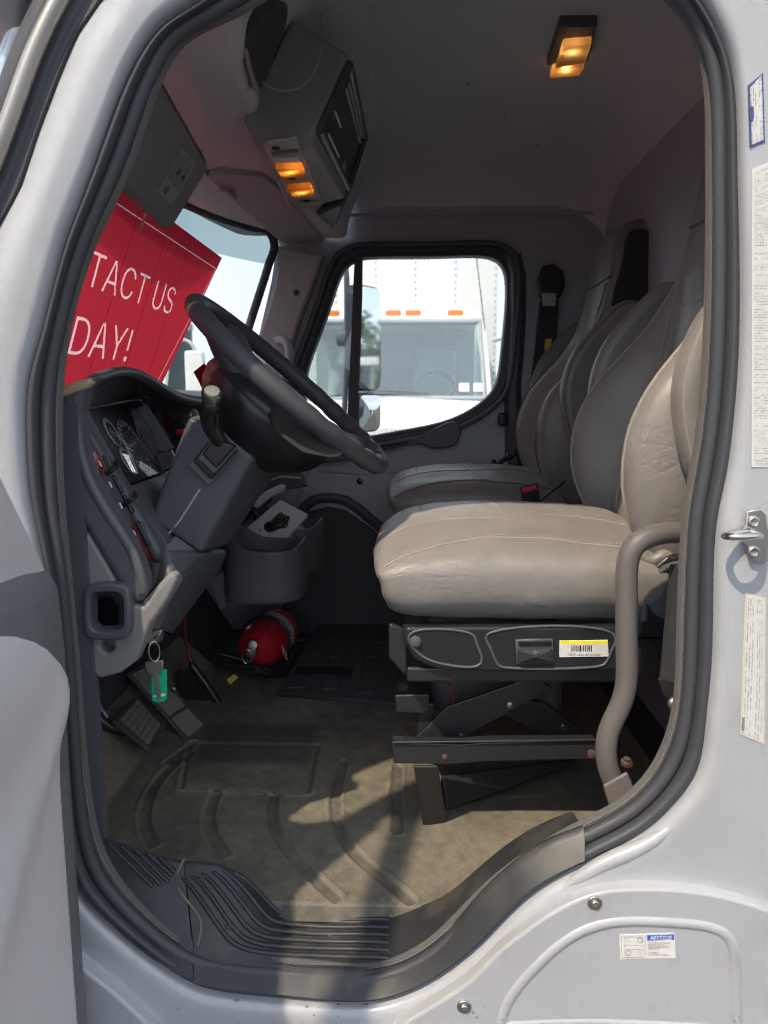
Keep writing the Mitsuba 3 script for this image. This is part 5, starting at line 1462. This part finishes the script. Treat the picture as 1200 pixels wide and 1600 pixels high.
obj('scissor_arm', hull([P(x, y, Y) for x, y in ((930, 1160), (905, 1168), (800, 1120), (790, 1090), (850, 1100)) for Y in (.46, .472)], 0.004), 'metal_black', s1)
obj('scissor_arm', hull([P(x, y, Y) for x, y in ((660, 1148), (690, 1155), (840, 1085), (800, 1080)) for Y in (.68, .692)], 0.004), 'metal_black', s1)
obj('bellows', rbox([0.20, 0.56, 0.26], [0.30, 0.16, 0.22], 0.03), 'mat_black', s1)
for x, y in ((797, 1101), (720, 1150), (880, 1135)):
    obj('pivot', revolve([(0.007, 0), (0.007, 0.003), (0.004, 0.005)], P(x, y, .395), YM, 14), 'steel_dull' if x == 797 else 'metal_black', s1)
obj('red_cord', tube(pl([(700, 1062, .38), (704, 1075, .37), (709, 1092, .37)]), 0.0025, 6), 'maroon', s1)
rl = obj('rail', side_slab([(614, 1160), (720, 1163), (760, 1160), (930, 1156), (930, 1186), (760, 1190), (700, 1195), (615, 1193)], .33, 0.03, 0.003), 'metal_black', s1)
obj('flange', hull([P(614, 1160, .325), P(930, 1156, .325), P(614, 1162, .37), P(930, 1158, .37)], 0.003), 'metal_black', rl)
obj('bolt', revolve([(0.006, 0), (0.006, 0.003), (0.004, 0.005)], P(695, 1182, .33), YM, 12), 'rust', rl)
obj('bolt', revolve([(0.009, 0), (0.009, 0.006), (0.004, 0.008)], P(924, 1177, .325), YM, 12), 'rust', rl)
obj('bolt', revolve([(0.013, 0), (0.013, 0.003), (0.009, 0.005), (0.009, 0.012), (0.004, 0.013)], P(979, 1194, .34), [0, -0.2, 1], 6), 'rust', rl)
obj('foot_strap', hull([P(649, 1198, .33), P(682, 1198, .33), P(651, 1204, .34), P(697, 1296, .41), P(668, 1318, .41), P(672, 1322, .415), P(696, 1303, .42), P(678, 1300, .415)], 0.0035), 'metal_black', s1)
obj('foot_strap', hull([P(649, 1198, .33), P(682, 1198, .33), P(649, 1200, .36), P(682, 1200, .36)], 0.003), 'metal_black', s1)
obj('floor_rail', hull([P(686, 1252, .46), P(700, 1262, .44), P(880, 1200, .56), P(900, 1188, .56), P(692, 1215, .46), P(860, 1192, .58)], 0.004), 'metal_black', s1)
obj('recliner_cover', hull([P(x, y, Y) for x, y in ((1000, 985), (1003, 930), (1018, 895), (1042, 875), (1066, 872), (1070, 985)) for Y in (.23, .27)], 0.010), 'plastic_black', s1)
obj('recliner_cover', tube(pl([(1006, 968, .222), (1010, 930, .222), (1024, 900, .222), (1046, 884, .222), (1066, 880, .222)]), 0.007, 8, steps=30), 'plastic_dark', s1)
obj('recliner_cover', revolve([(0.04, 0), (0.038, 0.006), (0.02, 0.008)], P(1046, 935, .222), YM, 28), 'plastic_dark', s1)
obj('rear_frame', hull([P(x, y, Y) for x, y in ((990, 1000), (1040, 1000), (1050, 1050), (985, 1050)) for Y in (.26, .3)], 0.006), 'metal_black', s1)
obj('cover_fold', tube(pl([(1000, 866, .24), (1020, 876, .235), (1035, 868, .235), (1058, 882, .24)]), 0.011, 8, steps=24), 'leather', s1, True)

# ------------------------------------------------------------------ outside: passenger mirror, parked trucks, trees
mr = thing('side_mirror', 'passenger side mirror pair on a tall bracket outside the far window', 'mirror')
MY = 2.12
def mirror_at(cx, cy, w, h, rnd, name, bulge=0.0):
    c = P(cx, cy, MY)
    n = np.array([0.80, -0.60, 0.0]); n /= np.linalg.norm(n)
    u, v, n = frame(n)
    sc = (MY + 1.1) / FPX
    hw, hh = w * sc / 2, h * sc / 2
    q = [(hw * np.sign(math.cos(a)) * abs(math.cos(a)) ** rnd, hh * np.sign(math.sin(a)) * abs(math.sin(a)) ** rnd) for a in np.arange(48) * math.tau / 48]
    qa = np.array(q)
    sh = obj(name, slab(qa, c - n * 0.006, u, v, n, 0.05, 0.012), 'plastic_bezel', mr)
    ins = inset(qa, 0.009)
    rings_ = []
    for k in (1.0, 0.8, 0.6, 0.4, 0.2, 0.02):
        p = ins * k
        rings_.append(c + p[:, :1] * u + p[:, 1:] * v + n * (0.0005 + bulge * (1 - k * k)))
    obj('mirror_glass', strip(rings_, closed_c=True), 'chrome', sh, True)
    return sh
mirror_at(577, 529, 62, 158, 0.28, 'flat_mirror')
mirror_at(578, 645, 58, 60, 0.42, 'convex_mirror', 0.018)
obj('bracket', tube(pl([(528, 402, 2.2), (537, 408, 2.17), (541, 425, 2.15), (542, 470, 2.15), (541, 560, 2.15), (540, 600, 2.15), (536, 680, 2.15)]), 0.013, 10, steps=60), 'plastic_grey', mr, True)
obj('bracket_knob', revolve([(0.03, -0.02), (0.03, 0.02), (0.02, 0.03)], P(536, 530, 2.15), [1, -0.3, 0], 18), 'plastic_mid', mr)
obj('bracket_arm', tube(pl([(536, 680, 2.15), (530, 690, 2.0), (526, 694, 1.88)]), 0.014, 8), 'plastic_grey', mr)
obj('bracket_arm', tube(pl([(538, 410, 2.17), (515, 400, 2.0), (500, 395, 1.88)]), 0.014, 8), 'plastic_grey', mr)


def truck(ox, oy, box, label, scale=1.0, group='white trucks parked across the lot'):
    """A box truck whose nose points at the cab; ox is its centre line, oy its windscreen."""
    t = thing('box_truck', label, 'truck', group)
    def q(x, y, z):
        return np.array([ox + x, oy + y, z])
    W2 = 0.95
    obj('hood', loft([[q(x * w, y, zt) if zt is not None else 0 for x, zt in pts] for y, w, pts in (
        (-1.15, 0.84, ((-.9, -.55), (-.95, 0.1), (-.75, 0.55), (0, 0.62), (.75, 0.55), (.95, 0.1), (.9, -.55))),
        (-0.6, 0.92, ((-.9, -.55), (-.98, 0.2), (-.8, 0.70), (0, 0.76), (.8, 0.70), (.98, 0.2), (.9, -.55))),
        (0.05, 1.0, ((-.9, -.55), (-1.0, 0.3), (-.9, 0.83), (0, 0.87), (.9, 0.83), (1.0, 0.3), (.9, -.55))))]), 'paint_white', t, 30)
    obj('cab', loft([[q(x * w, y, z) for x, y in ((-W2, 0.05 + s), (W2, 0.05 + s), (W2 + .03, 0.5), (W2 + .03, 1.5), (-W2 - .03, 1.5), (-W2 - .03, 0.5))] for z, w, s in ((-0.6, 1, 0), (0.84, 1, 0))]), 'paint_white', t, 30)
    # upper cab: pillars and roof round an open windscreen
    for s in (-1, 1):
        obj('windscreen_pillar', loft([[q(s * (W2 + 0.02) * w, y0, z), q(s * (W2 - 0.07) * w, y0 - 0.02, z), q(s * (W2 - 0.07) * w, y0 + 0.08, z), q(s * (W2 + 0.02) * w, y0 + 0.10, z)] for z, w, y0 in ((0.83, 1.0, 0.05), (1.2, 0.985, 0.24), (1.62, 0.95, 0.46))]), 'paint_white', t, 30)
        obj('door', loft([[q(s * (W2 + 0.03), y, z) for y, z in ((0.3, 0.5), (1.45, 0.5), (1.45, 0.84), (0.25, 0.84))], [q(s * (W2), y, z) for y, z in ((0.3, 0.5), (1.45, 0.5), (1.45, 0.84), (0.25, 0.84))]]), 'paint_white', t, 30)
        mk = obj('mirror', rbox(q(s * 1.28, 0.15, 1.12), [0.2, 0.09, 0.42], 0.03), 'paint_white', t)
        obj('mirror_arm', tube([q(s * 1.0, 0.30, 1.42), q(s * 1.26, 0.16, 1.38), q(s * 1.26, 0.16, 0.80), q(s * 1.0, 0.25, 0.76)], 0.018, 8, steps=30), 'plastic_mid', mk)
        obj('headlight', rbox(q(s * 0.68, -1.08, 0.02), [0.26, 0.14, 0.2], 0.04), 'plastic_light', t)
        w_ = obj('wheel', revolve([(0.48, -0.13), (0.50, -0.08), (0.50, 0.08), (0.48, 0.13), (0.30, 0.13), (0.28, 0.05), (0.0, 0.05)], q(s * 0.95, -0.45, -0.52), [s, 0, 0], 28), 'rubber', t)
        obj('rim', revolve([(0.27, 0.06), (0.25, 0.1), (0.1, 0.12), (0, 0.14)], q(s * 0.95, -0.45, -0.52), [s, 0, 0], 24), 'steel_dull', w_)
    obj('roof', hull([q(x, y, z) for x in (-.86, .86) for y, z in ((0.47, 1.64), (1.5, 1.66), (0.6, 1.76), (1.5, 1.80))], 0.03), 'paint_white', t, 30)
    obj('windscreen', tri([q(-.88, 0.045, .87), q(.88, 0.045, .87), q(.85, 0.44, 1.61), q(-.85, 0.44, 1.61)], [[0, 1, 2], [0, 2, 3]]), 'glass_truck', t, False)
    obj('windscreen_frame', cat(tube([q(-.90, 0.035, .86), q(.90, 0.035, .86)], 0.02, 8), tube([q(-.86, 0.44, 1.625), q(.86, 0.44, 1.625)], 0.03, 8), tube([q(-.90, 0.035, .86), q(-.87, 0.44, 1.62)], 0.02, 8), tube([q(.90, 0.035, .86), q(.87, 0.44, 1.62)], 0.02, 8)), 'plastic_mid', t, True)
    obj('wiper', tube([q(-0.6, 0.02, .88), q(-0.1, 0.03, .93), q(0.35, 0.02, .90)], 0.012, 6), 'rubber', t)
    obj('cabin', boxm(ox - .9, ox + .9, oy + 1.35, oy + 1.4, 0.5, 1.7), 'cabin_dark', t, False)
    obj('cabin', boxm(ox - .9, ox + .9, oy + 0.06, oy + 1.35, 0.80, 0.845), 'cabin_dark', t, False)
    for x in (-.5, .45):
        obj('seat_back', rbox(q(x, 1.0, 1.1), [0.45, 0.14, 0.62], 0.06), 'cabin_dark', t)
    obj('steering_wheel', tube([q(0.42 + 0.21 * math.cos(a), 0.45 + 0.06 * math.sin(a), 0.98 + 0.14 * math.sin(a)) for a in np.arange(28) * math.tau / 28], 0.018, 8, closed=True), 'rubber', t)
    for x in (0.70, 0.84):
        obj('windscreen_sticker', quad_slab(q(x - .05, 0.06 - 0.0, .92), q(x + .05, 0.06, .92), q(x + .05, 0.105, 1.005), q(x - .05, 0.105, 1.005), t=0.002, bev=0.0004), 'white_print', t, False)
    for x in (-.63, -.2, 0.0, .2, .63):
        obj('marker_light', rbox(q(x, 0.52, 1.70), [0.16, 0.10, 0.085], 0.02), 'marker_amber', t)
    obj('grille', rbox(q(0, -1.12, 0.05), [0.9, 0.08, 0.6], 0.03), 'plastic_mid', t)
    obj('bumper', rbox(q(0, -1.22, -0.48), [2.1, 0.16, 0.3], 0.05), 'plastic_light', t)
    obj('antenna', tube([q(0.93, 0.42, 1.50), q(0.80, 0.38, 2.4)], 0.006, 5), 'plastic_dark', t)
    if box:
        bx_ = obj('cargo_box', boxm(ox - 1.2, ox + 1.2, oy + 1.75, oy + 8.0, 0.0, 2.72), 'paint_white', t, False)
        obj('top_rail', boxm(ox - 1.22, ox + 1.22, oy + 1.735, oy + 1.80, 2.60, 2.74), 'plastic_light', bx_, False)
        rv = []
        for x in np.linspace(-1.17, 1.17, 6):
            for z in np.arange(0.7, 2.6, 0.075):
                rv.append(revolve([(0.014, 0), (0.010, 0.006), (0.0, 0.008)], q(x, 1.75, z), YM, 6))
        obj('rivets', cat(*rv), 'plastic_mid', bx_, True, kind='stuff')
        rv = [revolve([(0.014, 0), (0.010, 0.006), (0.0, 0.008)], q(x, 1.735, 2.645), YM, 6) for x in np.linspace(-1.18, 1.18, 40)]
        obj('rivets', cat(*rv), 'plastic_mid', bx_, True, kind='stuff')
    else:
        obj('frame_rails', boxm(ox - .45, ox + .45, oy + 1.5, oy + 6.0, -0.35, -0.1), 'metal_black', t, False)
    return t


truck(-0.17, 6.15, True, 'white box truck with amber roof lights facing the far window')
truck(-3.45, 6.3, False, 'white truck cab without a box seen through the windscreen')
truck(15.5, 4.3, False, 'white truck cab reflected low in the tall passenger mirror')


def tree(x, y, r, h, seed, label):
    g = np.random.default_rng(seed)
    t = thing('tree', label, 'tree', 'trees behind the lot')
    zg = -1.02
    obj('trunk', tube([[x, y, zg], [x + 0.1, y, zg + h * 0.3], [x - 0.1, y + 0.1, zg + h * 0.6], [x, y, zg + h * 0.85]], [r * .09, r * .07, r * .05, r * .02], 8, steps=12), 'bark', t, True)
    n = 3500
    cl_ = g.normal(size=(26, 3))
    cl_ = cl_ / np.linalg.norm(cl_, axis=1, keepdims=True) * (g.random((26, 1)) ** 0.4) * np.array([r, r, h * 0.36])
    c = cl_[g.integers(0, 26, n)] + g.normal(size=(n, 3)) * r * 0.17 + [x, y, zg + h * 0.6]
    a = g.normal(size=(n, 3)); a /= np.linalg.norm(a, axis=1, keepdims=True)
    b = np.cross(a, g.normal(size=(n, 3))); b /= np.linalg.norm(b, axis=1, keepdims=True)
    s = 0.22
    v = np.stack([c - a * s, c + b * s * 0.5, c + a * s, c - b * s * 0.5], 1).reshape(-1, 3)
    i = np.arange(n)[:, None] * 4
    obj('crown', tri(v, np.vstack([i + [0, 1, 2], i + [0, 2, 3]])), 'leaf', t, False, kind='stuff')


tree(31, 9.4, 2.6, 5.6, 1, 'leafy green tree reflected in the tall passenger mirror')
tree(34, 14, 3.0, 5.4, 2, 'wide green tree at the lot edge partly behind the reflected tree')
tree(30, 3.5, 2.6, 4.6, 3, 'shorter green tree at the lot edge beside the reflected truck cab')
